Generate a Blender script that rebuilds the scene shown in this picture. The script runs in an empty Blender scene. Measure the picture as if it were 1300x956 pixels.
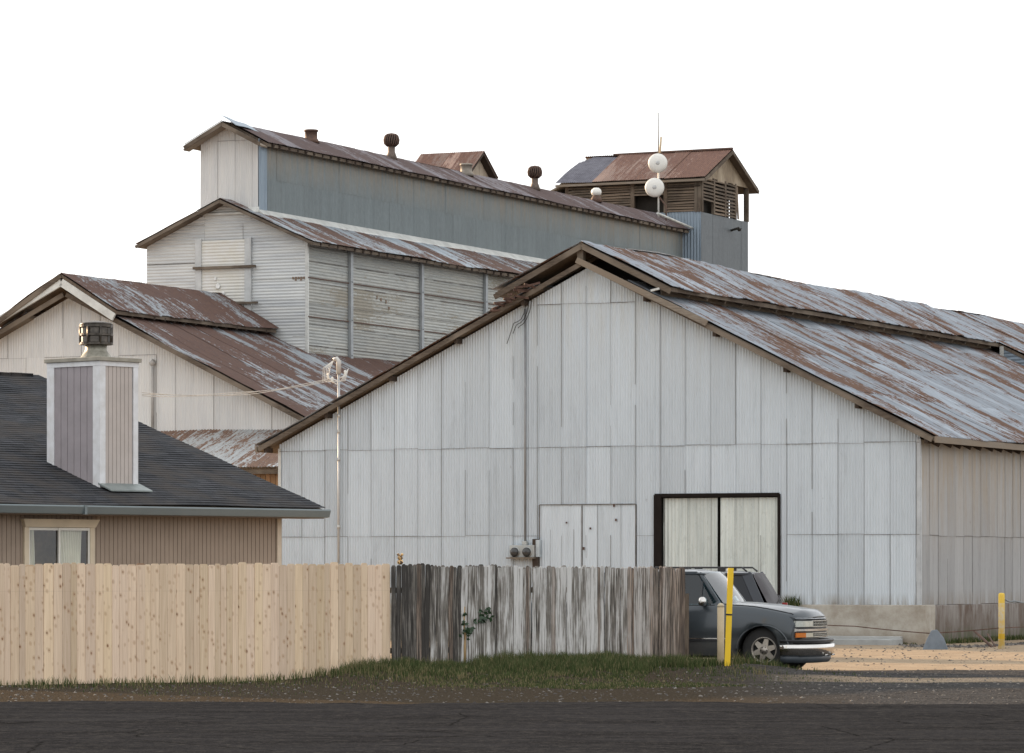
import bpy, bmesh, math, random
from math import sin, cos, pi, radians, sqrt, atan2
from mathutils import Vector, noise
random.seed(7)
R = radians
S = bpy.context.scene
COL = S.collection

# ------------------------------------------------------------------ camera
F, H, CX, HZ = 5000.0, 1.73, 650.0, 725.0        # focal length in photo pixels, eye height, centre column, horizon row
cam = bpy.data.objects.new('camera', bpy.data.cameras.new('camera'))
COL.objects.link(cam)
cam.location = (0, 0, H); cam.rotation_euler = (R(90), 0, 0)
cam.data.sensor_fit = 'HORIZONTAL'; cam.data.sensor_width = 36.0
cam.data.lens = F / 1300 * 36
cam.data.shift_y = (HZ - 478) / 1300
cam.data.clip_start = 0.5; cam.data.clip_end = 6000
S.camera = cam

# ------------------------------------------------------------------ sky and sun
SUN_AZ, SUN_EL = -47.0, 12.0                    # degrees: azimuth from +Y (negative = left), elevation
w = bpy.data.worlds.new("World"); S.world = w; w.use_nodes = True
nt = w.node_tree; nt.nodes.clear()
sky = nt.nodes.new('ShaderNodeTexSky'); sky.sky_type = 'NISHITA'; sky.sun_disc = False
sky.sun_elevation = R(SUN_EL); sky.sun_rotation = R(SUN_AZ)
sky.air_density = 1.0; sky.dust_density = 3.0; sky.ozone_density = 1.0
hs = nt.nodes.new('ShaderNodeHueSaturation'); hs.inputs['Saturation'].default_value = 0.35; hs.inputs['Value'].default_value = 1.0
mixs = nt.nodes.new('ShaderNodeMix'); mixs.data_type = 'RGBA'; mixs.inputs['Factor'].default_value = 0.72
mixs.inputs['B'].default_value = (6.35, 6.45, 6.6, 1)   # thin bright high overcast over the clear sky
bg = nt.nodes.new('ShaderNodeBackground'); bg.inputs['Strength'].default_value = 0.15
wo = nt.nodes.new('ShaderNodeOutputWorld')
nt.links.new(sky.outputs[0], hs.inputs['Color']); nt.links.new(hs.outputs[0], mixs.inputs['A'])
nt.links.new(mixs.outputs['Result'], bg.inputs[0]); nt.links.new(bg.outputs[0], wo.inputs[0])
sl = bpy.data.lights.new('sun', 'SUN'); sl.energy = 5.0; sl.angle = R(0.5); sl.color = (1.0, 0.70, 0.42)
so = bpy.data.objects.new('sun', sl); COL.objects.link(so)
sdir = Vector((sin(R(SUN_AZ)) * cos(R(SUN_EL)), cos(R(SUN_AZ)) * cos(R(SUN_EL)), sin(R(SUN_EL))))
so.rotation_euler = sdir.to_track_quat('Z', 'Y').to_euler()
so.location = (-40, 60, 60)
vs = S.view_settings
vs.view_transform = 'Standard'; vs.look = 'None'; vs.gamma = 1; vs.exposure = 0.78; vs.use_curve_mapping = False
S.cycles.max_bounces = 6; S.cycles.transparent_max_bounces = 12

# ------------------------------------------------------------------ mesh helpers
class MB:
    def __init__(self, uv=False):
        self.v = []; self.f = []; self.uv = []; self.rn = []; self.sm = []; self.useuv = uv; self.mi = {}; self.extra = []
    def vert(self, p): self.v.append(tuple(p)); return len(self.v) - 1
    def face(self, idx, uv=None, rn=None, smooth=False):
        self.f.append(tuple(idx)); self.sm.append(smooth)
        self.uv.append(uv); self.rn.append(rn)
    def quad(self, a, b, c, d, **k): self.face([self.vert(a), self.vert(b), self.vert(c), self.vert(d)], **k)
    def hexa(self, p):   # 8 points: bottom 4 ccw, top 4 ccw
        i = [self.vert(q) for q in p]; r = random.random()
        for f in ((0,3,2,1),(4,5,6,7),(0,1,5,4),(1,2,6,5),(2,3,7,6),(3,0,4,7)):
            self.face([i[k] for k in f], rn=(r, r))
        return self
    def box(self, x0, x1, y0, y1, z0, z1):
        return self.hexa([(x0,y0,z0),(x1,y0,z0),(x1,y1,z0),(x0,y1,z0),(x0,y0,z1),(x1,y0,z1),(x1,y1,z1),(x0,y1,z1)])
    def beam(self, a, b, wd, ht, up=(0,0,1)):
        a = Vector(a); b = Vector(b); d = (b - a).normalized(); up = Vector(up)
        s = d.cross(up)
        if s.length < 1e-4: s = d.cross(Vector((1,0,0)))
        s.normalize(); u = s.cross(d).normalized()
        s *= wd/2; u *= ht/2
        return self.hexa([a-s-u, a+s-u, b+s-u, b-s-u, a-s+u, a+s+u, b+s+u, b-s+u])
    def tube(self, pts, r, n=10, cap=True):
        pts = [Vector(p) for p in pts]
        rs = r if isinstance(r, (list, tuple)) else [r]*len(pts)
        rings = []; ref = None
        for i, p in enumerate(pts):
            d = (pts[min(i+1, len(pts)-1)] - pts[max(i-1, 0)]).normalized()
            if ref is None: ref = d.cross(Vector((0,0,1)) if abs(d.z) < .9 else Vector((1,0,0))).normalized()
            s = (ref - d*ref.dot(d)).normalized(); ref = s; t = d.cross(s)
            rings.append([self.vert(p + (s*cos(2*pi*k/n) + t*sin(2*pi*k/n))*rs[i]) for k in range(n)])
        for i in range(len(rings)-1):
            for k in range(n):
                self.face((rings[i][k], rings[i][(k+1)%n], rings[i+1][(k+1)%n], rings[i+1][k]), smooth=True)
        if cap:
            self.face(rings[0][::-1]); self.face(rings[-1])
        return self
    def lathe(self, prof, n=24, c=(0,0,0), axis='z', smooth=True, cap=True):
        rings = []
        for (r, h) in prof:
            ring = []
            for k in range(n):
                a = 2*pi*k/n; x, y = r*cos(a), r*sin(a)
                if axis == 'z': p = (c[0]+x, c[1]+y, c[2]+h)
                elif axis == 'y': p = (c[0]+x, c[1]+h, c[2]+y)
                else: p = (c[0]+h, c[1]+x, c[2]+y)
                ring.append(self.vert(p))
            rings.append(ring)
        for i in range(len(rings)-1):
            for k in range(n):
                self.face((rings[i][k], rings[i][(k+1)%n], rings[i+1][(k+1)%n], rings[i+1][k]), smooth=smooth)
        if cap:
            self.face(rings[0][::-1]); self.face(rings[-1])
        return self
    def absorb(self, other, mat):
        o = len(self.v); self.v += other.v; self.extra.append(mat); q = len(self.extra)
        for f in other.f: self.mi[len(self.f)] = q; self.face([i+o for i in f])
        return self
    def build(self, name, mat, parent=None, fixn=False, bevel=0):
        me = bpy.data.meshes.new(name)
        me.from_pydata(self.v, [], self.f)
        me.polygons.foreach_set('use_smooth', self.sm)
        if self.useuv:
            u1 = me.uv_layers.new(name='UVMap'); u2 = me.uv_layers.new(name='rnd')
            a1 = []; a2 = []
            for f, uv, rn in zip(self.f, self.uv, self.rn):
                for k in range(len(f)):
                    a1 += list(uv[k]) if uv else [0, 0]
                    a2 += list(rn) if rn else [0, 0]
            u1.data.foreach_set('uv', a1); u2.data.foreach_set('uv', a2)
        me.materials.append(mat)
        for q in self.extra: me.materials.append(q)
        for k_, q in self.mi.items(): me.polygons[k_].material_index = q
        me.update()
        if fixn:
            b = bmesh.new(); b.from_mesh(me); bmesh.ops.recalc_face_normals(b, faces=b.faces); b.to_mesh(me); b.free()
        o = bpy.data.objects.new(name, me); COL.objects.link(o)
        if bevel:
            md = o.modifiers.new('bevel', 'BEVEL'); md.width = bevel; md.segments = 2; md.limit_method = 'ANGLE'
        if parent is not None: o.parent = parent
        return o

def tag(o, label=None, cat=None, group=None, kind=None):
    if label: o['label'] = label
    if cat: o['category'] = cat
    if group: o['group'] = group
    if kind: o['kind'] = kind
    return o

class Frame:   # a building's own axes: x along its facade, y into depth, z up
    def __init__(s, px, Y, ang, k=1.0):    # origin on the ray of column px at distance Y; ang = rotation about z (deg); k = unit length of the frame
        s.k = k
        s.o = Vector(((px-CX)/F*Y, Y, 0)); s.a = R(ang)
        s.u = Vector((cos(s.a), sin(s.a), 0)); s.d = Vector((-sin(s.a), cos(s.a), 0))
    def empty(s, name, label, cat, group=None, x=0, y=0, z=0):
        e = bpy.data.objects.new(name, None); COL.objects.link(e)
        e.location = s.o + (s.u*x + s.d*y + Vector((0,0,z)))*s.k; e.rotation_euler = (0,0,s.a); e.scale = (s.k,)*3
        e.empty_display_size = .5
        return tag(e, label, cat, group)
    def onY(s, px, y=0.0, py=HZ):     # local x, z where the photo point meets plane y
        k = (px-CX)/F; o = s.o + s.d*y*s.k
        t = (k*o.y - o.x)/(s.u.x - k*s.u.y); Y = o.y + t*s.u.y
        return t/s.k, (H + (HZ-py)/F*Y)/s.k
    def onX(s, px, x=0.0, py=HZ):
        k = (px-CX)/F; o = s.o + s.u*x*s.k
        t = (k*o.y - o.x)/(s.d.x - k*s.d.y); Y = o.y + t*s.d.y
        return t/s.k, (H + (HZ-py)/F*Y)/s.k
    def proj(s, x, y, z):
        p = s.o + s.u*x + s.d*y
        return (CX + p.x/p.y*F, HZ - (z-H)/p.y*F)

# ------------------------------------------------------------------ materials
MATS = {}
def newmat(name):
    m = bpy.data.materials.new(name); m.use_nodes = True; MATS[name] = m
    n = m.node_tree.nodes; return m, n, m.node_tree.links, n['Principled BSDF']
class G:   # tiny node-graph helper
    def __init__(s, m): s.n = m.node_tree.nodes; s.l = m.node_tree.links
    def math(s, op, a, b=None, c=None, clamp=False):
        x = s.n.new('ShaderNodeMath'); x.operation = op; x.use_clamp = clamp
        for i, q in enumerate((a, b, c)):
            if q is None: continue
            if isinstance(q, (int, float)): x.inputs[i].default_value = q
            else: s.l.new(q, x.inputs[i])
        return x.outputs[0]
    def noise(s, vec, scale, detail=4, rough=.55, dist=0):
        x = s.n.new('ShaderNodeTexNoise'); x.inputs['Scale'].default_value = scale
        x.inputs['Detail'].default_value = detail; x.inputs['Roughness'].default_value = rough
        x.inputs['Distortion'].default_value = dist
        if vec is not None: s.l.new(vec, x.inputs['Vector'])
        return x.outputs['Fac']
    def comb(s, x, y, z=0.0):
        c = s.n.new('ShaderNodeCombineXYZ')
        for i, q in enumerate((x, y, z)):
            if isinstance(q, (int, float)): c.inputs[i].default_value = q
            else: s.l.new(q, c.inputs[i])
        return c.outputs[0]
    def ramp(s, f, lo, hi, a=0.0, b=1.0):
        x = s.n.new('ShaderNodeMapRange'); x.inputs['From Min'].default_value = lo; x.inputs['From Max'].default_value = hi
        x.inputs['To Min'].default_value = a; x.inputs['To Max'].default_value = b
        s.l.new(f, x.inputs['Value']); return x.outputs['Result']
    def mix(s, f, a, b, mode='MIX'):
        x = s.n.new('ShaderNodeMix'); x.data_type = 'RGBA'; x.blend_type = mode
        if isinstance(f, (int, float)): x.inputs['Factor'].default_value = f
        else: s.l.new(f, x.inputs['Factor'])
        for k, q in (('A', a), ('B', b)):
            if isinstance(q, (tuple, list)): x.inputs[k].default_value = (*q[:3], 1)
            else: s.l.new(q, x.inputs[k])
        return x.outputs['Result']
    def uv(s, name='UVMap'):
        x = s.n.new('ShaderNodeUVMap'); x.uv_map = name
        y = s.n.new('ShaderNodeSeparateXYZ'); s.l.new(x.outputs[0], y.inputs[0]); return y.outputs[0], y.outputs[1]
    def obj(s):
        x = s.n.new('ShaderNodeTexCoord'); y = s.n.new('ShaderNodeSeparateXYZ'); s.l.new(x.outputs['Object'], y.inputs[0])
        return x.outputs['Object'], y.outputs
    def bump(s, h, strength, dist, bsdf):
        x = s.n.new('ShaderNodeBump'); x.inputs['Strength'].default_value = strength; x.inputs['Distance'].default_value = dist
        s.l.new(h, x.inputs['Height']); s.l.new(x.outputs[0], bsdf.inputs['Normal'])

def metal(name, base, alt, rust=(.16,.08,.05), rust2=(.30,.17,.09), amount=.0, vscale=.25, uscale=5.0, big=.35,
          dirt=.25, rough=.5, metallic=.25, sheetvar=.10, edge=.6, lap=0.0, low=None, top=None, strk=1.0, seed=0.0, hfw=.12):
    """sheet metal seen through UV metres: u across the sheets, v along the corrugations."""
    m, n, l, b = newmat(name); g = G(m)
    u, v = g.uv(); r1, r2 = g.uv('rnd')
    us = g.math('MULTIPLY_ADD', u, uscale, seed); vs_ = g.math('MULTIPLY', v, vscale*uscale*.35)
    sv = g.comb(us, g.math('ADD', vs_, g.math('MULTIPLY', r1, 37.0)), seed)
    streak = g.noise(sv, 1.0, 5, .62)
    blot = g.noise(g.comb(g.math('MULTIPLY', u, 1.0), g.math('MULTIPLY', v, .6), seed+3), big, 5, .6, .4)
    fine = g.noise(g.comb(g.math('MULTIPLY', u, 14.0), g.math('MULTIPLY', v, 5.0), seed+9), 1.0, 3, .6)
    hf = g.noise(g.comb(g.math('MULTIPLY', u, 34.0), g.math('MULTIPLY', v, 2.2), seed+5), 1.0, 4, .65)
    col = g.mix(g.ramp(g.math('ADD', g.math('MULTIPLY_ADD', streak, .5, g.math('MULTIPLY', blot, .3)), g.math('MULTIPLY_ADD', hf, hfw, .15-hfw*.5)), .42, .66), base, alt)
    # each sheet weathers on its own
    sh = g.ramp(r1, 0, 1, 1-sheetvar, 1+sheetvar*.6)
    shc = g.comb(sh, sh, sh)
    col = g.mix(1.0, col, shc, 'MULTIPLY')
    dm = g.math('MULTIPLY', g.ramp(streak, .56, .72), g.ramp(fine, .35, .7))
    col = g.mix(g.math('MULTIPLY', dm, dirt, clamp=True), col, (.17,.15,.13))
    sp = g.ramp(fine, .70, .76)
    col = g.mix(g.math('MULTIPLY', sp, dirt*1.5, clamp=True), col, (.12,.09,.07))
    if low is not None:     # grime climbing from the bottom edge (metres)
        lo = g.math('MULTIPLY', g.ramp(v, low[0], low[1], 1.0, 0.0), g.ramp(streak, .38, .6))
        col = g.mix(g.math('MULTIPLY', lo, low[2], clamp=True), col, (.20,.15,.09))
    if top is not None:
        lo = g.math('MULTIPLY', g.ramp(v, top[0], top[1], 0.0, 1.0), g.ramp(streak, .34, .6))
        col = g.mix(g.math('MULTIPLY', lo, top[2], clamp=True), col, top[3])
    rm = None
    if amount > 0:
        dk = g.ramp(hf, .56, .64); dk2 = g.ramp(g.noise(g.comb(g.math('MULTIPLY', u, 60.0), g.math('MULTIPLY', v, 1.3), seed+15), 1.0, 3, .6), .55, .63)
        col = g.mix(g.math('MULTIPLY', g.math('MAXIMUM', dk, dk2), .45), col, (.13,.115,.11))
        # rust: a coarse field gated by long streaks down the sheet, sheets differ
        fld = g.math('ADD', g.math('MULTIPLY', blot, .60), g.math('MULTIPLY', streak, .40*strk))
        fld = g.math('ADD', fld, g.math('MULTIPLY_ADD', r2, .16, -.08))
        fld = g.math('ADD', fld, g.math('MULTIPLY_ADD', fine, .10, -.05))
        fld = g.math('ADD', fld, g.math('MULTIPLY_ADD', hf, .34, -.17))
        spk = g.noise(g.comb(g.math('MULTIPLY', u, 16.0), g.math('MULTIPLY', v, 8.0), seed+25), 1.0, 3, .6)
        fld = g.math('ADD', fld, g.math('MULTIPLY_ADD', spk, .26, -.13))
        th = .60 - amount*.30
        rm = g.ramp(fld, th, th+.02)
        rc = g.mix(g.ramp(fine, .3, .7), rust, rust2)
        hal = g.ramp(fld, th-.04, th)
        col = g.mix(g.math('MULTIPLY', hal, .35, clamp=True), col, rust2)
        col = g.mix(rm, col, rc)
    if edge > 0:            # dirt and rust lines where sheets lap
        ed = g.math('MULTIPLY', g.ramp(r2, 0, 1, .25, 1.0), 1.0)
        x = n.new('ShaderNodeUVMap'); x.uv_map = 'edge'
    l.new(col, b.inputs['Base Color'])
    ro = g.ramp(fine, .3, .7, rough-.08, rough+.12)
    if rm is not None:
        ro = g.math('ADD', ro, g.math('MULTIPLY', rm, .3)); me_ = g.ramp(rm, 0, 1, metallic, 0.0); l.new(me_, b.inputs['Metallic'])
    else: b.inputs['Metallic'].default_value = metallic
    l.new(ro, b.inputs['Roughness'])
    g.bump(g.math('ADD', blot, g.math('MULTIPLY', fine, .08)), .35, .03, b)
    return m

def wood(name, c1, c2, c3=None, scale=(3, 3, .35), rough=.85, axis=2, rnd=False, bumpd=.01):
    m, n, l, b = newmat(name); g = G(m)
    vec, xyz = g.obj()
    mp = n.new('ShaderNodeMapping'); sc = [12*scale[0], 12*scale[1], 12*scale[2]]
    if axis == 0: sc = [sc[2], sc[1], sc[0]]
    if axis == 1: sc = [sc[0], sc[2], sc[1]]
    mp.inputs['Scale'].default_value = sc; l.new(vec, mp.inputs['Vector'])
    f = g.noise(mp.outputs[0], 1.0, 5, .6)
    big = g.noise(vec, .8, 3)
    col = g.mix(g.ramp(f, .35, .65), c1, c2)
    if c3: col = g.mix(g.ramp(big, .45, .62), col, c3)
    if rnd:
        r1, r2 = g.uv('rnd'); s_ = g.ramp(r1, 0, 1, .72, 1.18); col = g.mix(1.0, col, g.comb(s_, s_, s_), 'MULTIPLY')
    l.new(col, b.inputs['Base Color']); b.inputs['Roughness'].default_value = rough; b.inputs['Specular IOR Level'].default_value = .2
    g.bump(f, .4, bumpd, b)
    return m

def plain(name, col, rough=.5, metallic=0.0, var=.12, sc=3.0, bump=0.0, col2=None, spec=None):
    m, n, l, b = newmat(name); g = G(m)
    vec, xyz = g.obj()
    f = g.noise(vec, sc, 5, .6)
    c2 = col2 or tuple(max(0, c*(1-var*2)) for c in col)
    l.new(g.mix(g.ramp(f, .35, .68), col, c2), b.inputs['Base Color'])
    l.new(g.ramp(f, .3, .7, max(.02, rough-.05), rough+.06), b.inputs['Roughness'])
    b.inputs['Metallic'].default_value = metallic
    if spec is not None: b.inputs['Specular IOR Level'].default_value = spec
    if bump: g.bump(f, .5, bump, b)
    return m

SEAM = plain('seam_grime', (.20,.185,.17), .9, 0, .3, 4)
M = {}
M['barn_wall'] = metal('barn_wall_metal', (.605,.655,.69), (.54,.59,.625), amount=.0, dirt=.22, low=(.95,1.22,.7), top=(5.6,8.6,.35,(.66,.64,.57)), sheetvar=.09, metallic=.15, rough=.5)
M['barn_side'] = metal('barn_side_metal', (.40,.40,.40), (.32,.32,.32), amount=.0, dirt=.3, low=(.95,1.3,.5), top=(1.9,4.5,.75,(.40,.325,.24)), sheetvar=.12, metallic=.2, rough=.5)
M['barn_roof'] = metal('barn_roof_metal', (.40,.44,.48), (.25,.28,.32), rust=(.075,.038,.026), rust2=(.17,.092,.055), amount=.19, vscale=.32, uscale=7.0, big=.75, dirt=.6, sheetvar=.22, metallic=.35, rough=.42, strk=1.1, seed=2)
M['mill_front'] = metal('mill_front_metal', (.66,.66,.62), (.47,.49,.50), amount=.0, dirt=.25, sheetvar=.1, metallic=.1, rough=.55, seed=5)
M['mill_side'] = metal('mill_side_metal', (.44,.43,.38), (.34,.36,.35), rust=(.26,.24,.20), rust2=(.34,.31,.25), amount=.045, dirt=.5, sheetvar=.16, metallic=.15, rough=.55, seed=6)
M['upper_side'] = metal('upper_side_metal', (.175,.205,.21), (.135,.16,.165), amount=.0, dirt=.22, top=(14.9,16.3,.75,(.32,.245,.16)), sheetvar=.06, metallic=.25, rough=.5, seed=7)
M['mill_roof'] = metal('mill_roof_metal', (.40,.45,.48), (.28,.32,.36), rust=(.080,.043,.034), rust2=(.15,.088,.062), amount=.33, vscale=.4, uscale=5, big=.5, dirt=.4, sheetvar=.2, metallic=.3, rough=.45, strk=1.1, seed=8)
M['ridge_roof'] = metal('ridge_roof_metal', (.22,.20,.215), (.14,.12,.13), rust=(.065,.042,.042), rust2=(.12,.08,.07), amount=.55, dirt=.4, metallic=.3, rough=.5, seed=9)
M['tower_roof'] = metal('tower_roof_metal', (.36,.23,.17), (.22,.13,.10), rust=(.115,.055,.042), rust2=(.21,.115,.08), amount=.50, dirt=.3, sheetvar=.5, metallic=.1, rough=.6, seed=11)
M['left_wall'] = metal('left_barn_wall_metal', (.66,.645,.61), (.56,.56,.55), amount=.0, dirt=.14, sheetvar=.05, metallic=.08, rough=.55, seed=12)
M['left_roof'] = metal('left_barn_roof_metal', (.34,.37,.39), (.21,.23,.25), rust=(.068,.034,.026), rust2=(.125,.070,.050), amount=.50, vscale=.45, uscale=4.0, big=.6, dirt=.4, sheetvar=.15, metallic=.3, rough=.45, strk=1.0, seed=13)
M['door_sheet'] = metal('door_sheet_metal', (.70,.73,.68), (.52,.56,.53), amount=.0, dirt=.2, sheetvar=.1, metallic=.05, rough=.3, uscale=9, seed=15)
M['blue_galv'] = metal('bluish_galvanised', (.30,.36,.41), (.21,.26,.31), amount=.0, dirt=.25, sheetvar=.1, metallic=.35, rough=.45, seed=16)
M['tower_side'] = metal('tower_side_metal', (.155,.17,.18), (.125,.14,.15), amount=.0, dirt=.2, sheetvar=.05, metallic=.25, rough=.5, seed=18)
M['old_wood'] = wood('weathered_timber', (.15,.115,.085), (.075,.055,.042), (.18,.145,.11), axis=2)
M['old_wood_x'] = wood('weathered_timber_lengthwise', (.14,.11,.082), (.07,.053,.04), (.19,.155,.12), axis=0)
M['dark_wood'] = wood('dark_timber', (.075,.055,.042), (.04,.03,.024), axis=2)
M['pale_wood'] = wood('bleached_timber', (.28,.24,.195), (.17,.14,.11), (.23,.185,.14), axis=0)
M['board_w'] = wood('belfry_boards', (.19,.15,.115), (.10,.08,.06), (.22,.165,.12), axis=0, rnd=True)
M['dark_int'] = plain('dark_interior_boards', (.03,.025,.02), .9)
M['seam_rust'] = plain('rusted_iron', (.13,.07,.05), .8, .1, .3, 6)
M['rust_iron'] = plain('rusty_vent_iron', (.085,.055,.045), .75, .2, .3, 9, col2=(.16,.09,.06))
M['white_dish'] = plain('white_dish_plastic', (.80,.78,.72), .45, 0, .05)
M['flash'] = plain('pale_flashing', (.66,.66,.62), .5, .2, .15, 2)
M['trim_white'] = plain('peeling_white_paint', (.74,.74,.75), .6, 0, .1, 5, col2=(.62,.61,.60), bump=.004)
M['soil'] = plain('dry_soil', (.16,.12,.085), .95, 0, .3, 2)

# ------------------------------------------------------------------ corrugated sheeting
def interp(pl, u):
    if u <= pl[0][0]: return pl[0][1]
    for (a, b), (c, d) in zip(pl, pl[1:]):
        if u <= c: return b if c == a else b + (d-b)*(u-a)/(c-a)
    return pl[-1][1]

def corr(mb, O, U, V, bot, top, u0, u1, pitch=.072, amp=.009, sheet=.66, laps=(), holes=(), warp=None, n=4,
         lapjit=.03, off=.006, vstep=None, uvflip=False, seams=None, tilt=.0, seamw=.012, jitedge=0.0, frac=1.0):
    """sheets side by side along U, corrugations running along V; top/bot are polylines in (u, v)"""
    O = Vector(O); U = Vector(U).normalized(); V = Vector(V).normalized(); N = U.cross(V)
    vmax = max(p[1] for p in top); vmin = min(p[1] for p in bot)
    brk = sorted({p[0] for p in list(top)+list(bot)} | {h for hh in holes for h in hh[:2]})
    k0 = math.floor(u0/sheet); ks = int(math.ceil((u1-u0)/sheet))+1
    for k in range(ks):
        a = max(u0, (k0+k)*sheet); b = min(u1, (k0+k+1)*sheet)
        if b - a < 1e-4: continue
        us = [a]; st = pitch/n
        x = math.ceil(a/st)*st
        while x < b-1e-6:
            if x > a+1e-6: us.append(x)
            x += st
        us += [q for q in brk if a+1e-6 < q < b-1e-6]; us.append(b); us = sorted(set(us))
        lj = [random.uniform(-lapjit, lapjit) for _ in laps]
        lv = [vmin-1] + [q+j for q, j in zip(laps, lj)] + [vmax+1]
        jb = random.uniform(-jitedge, jitedge*.3)
        for ri in range(len(lv)-1):
            va, vb = lv[ri], lv[ri+1]
            r1, r2 = random.random(), random.random()
            so_ = random.uniform(0, off); ti = random.uniform(-tilt, tilt)
            # split rows further for warping
            rows = [va, vb]
            if vstep:
                lo_ = max(va, vmin); hi_ = min(vb, vmax); q = lo_ + vstep
                rows = [va]
                while q < hi_-vstep*.3: rows.append(q); q += vstep
                rows.append(vb)
            for rr in range(len(rows)-1):
                ra, rb = rows[rr], rows[rr+1]
                cache = {}
                def P(u, v):
                    key = (round(u, 5), round(v, 5))
                    if key in cache: return cache[key]
                    w_ = amp*sin(2*pi*u/pitch) + so_ + .006*(1-min(1, max(0, (v-max(va, vmin))/max(.01, (min(vb, vmax)-max(va, vmin)))))) + ti*(u-a)
                    if warp: w_ += warp(u, v)
                    cache[key] = mb.vert(O + U*u + V*v + N*w_); return cache[key]
                for i in range(len(us)-1):
                    ua, ub = us[i], us[i+1]; um = (ua+ub)/2
                    bl0, bl1 = interp(bot, ua)+ (jb if rr == 0 and ri == 0 else 0), interp(bot, ub) + (jb if rr == 0 and ri == 0 else 0)
                    tl0, tl1 = interp(top, ua), interp(top, ub)
                    segs = [(max(ra, bl0), max(ra, bl1), min(rb, tl0), min(rb, tl1))]
                    for (h0, h1, g0, g1) in holes:
                        if h0 < um < h1:
                            ns = []
                            for s in segs:
                                ns.append((s[0], s[1], min(s[2], g0), min(s[3], g0)))
                                ns.append((max(s[0], g1), max(s[1], g1), s[2], s[3]))
                            segs = ns
                    for (l0, l1, h0_, h1_) in segs:
                        if h0_ <= l0+1e-4 and h1_ <= l1+1e-4: continue
                        h0_ = max(h0_, l0); h1_ = max(h1_, l1)
                        mb.face((P(ua, l0), P(ub, l1), P(ub, h1_), P(ua, h0_)),
                                uv=((ua, l0), (ub, l1), (ub, h1_), (ua, h0_)), rn=(r1, r2), smooth=True)
            # grime line along this sheet's edge (a thin raised bead)
            if seams is not None:
                lo_ = max(va, interp(bot, a)); hi_ = min(vb, interp(top, a))
                for (h0, h1, g0, g1) in holes:
                    if h0 - .02 < a < h1 + .02: lo_ = max(lo_, g1) if hi_ > g1 else lo_
                if hi_ - lo_ > .1 and a > u0 + .01 and random.random() < frac:
                    ww = seamw*random.uniform(.3, 1.25)
                    d = amp + off + .009
                    pc = max(2, int((hi_-lo_)/.5)); 
                    for q in range(pc):
                        if random.random() < .10: continue
                        z0 = lo_ + (hi_-lo_)*q/pc; z1 = lo_ + (hi_-lo_)*(q+1)/pc
                        if warp: dd0, dd1 = warp(a, z0), warp(a, z1)
                        else: dd0 = dd1 = 0
                        p = [O+U*(a-ww/2)+V*z0+N*(d+dd0), O+U*(a+ww/2)+V*z0+N*(d+dd0), O+U*(a+ww/2)+V*z1+N*(d+dd1), O+U*(a-ww/2)+V*z1+N*(d+dd1)]
                        seams.quad(*p)
                if ri > 0 and random.random() < frac:
                    z = va; inhole = any(h0 < (a+b)/2 < h1 and g0-.05 < z < g1+.05 for (h0, h1, g0, g1) in holes)
                    if not inhole and z > max(interp(bot, a), interp(bot, b)) + .02 and z < min(interp(top, a), interp(top, b))-.02:
                        ww = seamw*random.uniform(.4, 1.2); d = amp + off + .009
                        dd = warp(a, z) if warp else 0
                        seams.quad(O+U*(a+.01)+V*(z-ww/2)+N*(d+dd), O+U*b+V*(z-ww/2)+N*(d+dd), O+U*b+V*(z+ww/2)+N*(d+dd), O+U*(a+.01)+V*(z+ww/2)+N*(d+dd))
    return mb

def sheet_part(name, mat, parent, *a, seams=False, **k):
    mb = MB(uv=True); sm = MB() if seams else None
    corr(mb, *a, seams=sm, **k)
    if sm and sm.f: mb.absorb(sm, SEAM)
    return mb.build(name, mat, parent)

def roofwarp(s, a=.03, b=.9):
    return lambda u, v: a*noise.noise(Vector((u*.22, v*.5, s)))*2 + a*.5*noise.noise(Vector((u*b, v*.4, s+7)))

TH = 24.70
def row_parts(name, mat, parent, make, ys):
    # the same small piece repeated along y, each its own object
    mb = MB(); make(mb); src = None
    for y in ys:
        if src is None: src = o = mb.build(name, mat, parent)
        else: o = src.copy(); COL.objects.link(o)
        o.location = (random.uniform(-.03, .03), y, 0)
# ------------------------------------------------------------------ ground
GF = Frame(495, 63.0, 0)
def fence_pt(px):       # fence line on the ground, by photo column
    k = (px-CX)/F
    inv = (79.0 + (px-500)*(-3.5/368))/F      # 1/distance is linear in px along a straight line
    Y = 1/inv
    return Vector((k*Y, Y, 0))
FA, FB = fence_pt(495), fence_pt(868)
FD = (FB-FA).normalized(); FN = Vector((FD.y, -FD.x, 0))     # FN points to the camera side
def berm(x, y):
    p = Vector((x, y, 0)) - FA
    s, q = p.dot(FD), p.dot(FN)      # s along the fence, q towards the camera
    h = 0
    if -3 < q < 9:
        e = max(0, 1-max(0, (s-FB_S-.6))/1.2)
        prof = math.exp(-((q-.9)/1.9)**2) if q > .9 else math.exp(-((q-.9)/.9)**2)
        h = .20*prof*e*min(1, max(0, (s+2.4)/2.2))
    n_ = noise.noise(Vector((x*.6, y*.25, 0)))*.03 + noise.noise(Vector((x*2.3, y*1.1, 4)))*.012
    return h*(1+noise.noise(Vector((x*.5, y*.2, 9)))*.5) + n_*(1 if h > .02 else .5)
FB_S = (FB-FA).dot(FD)
def ground_z(x, y): return berm(x, y) if 20 < y < 110 and abs(x) < 30 else 0.0

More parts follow.
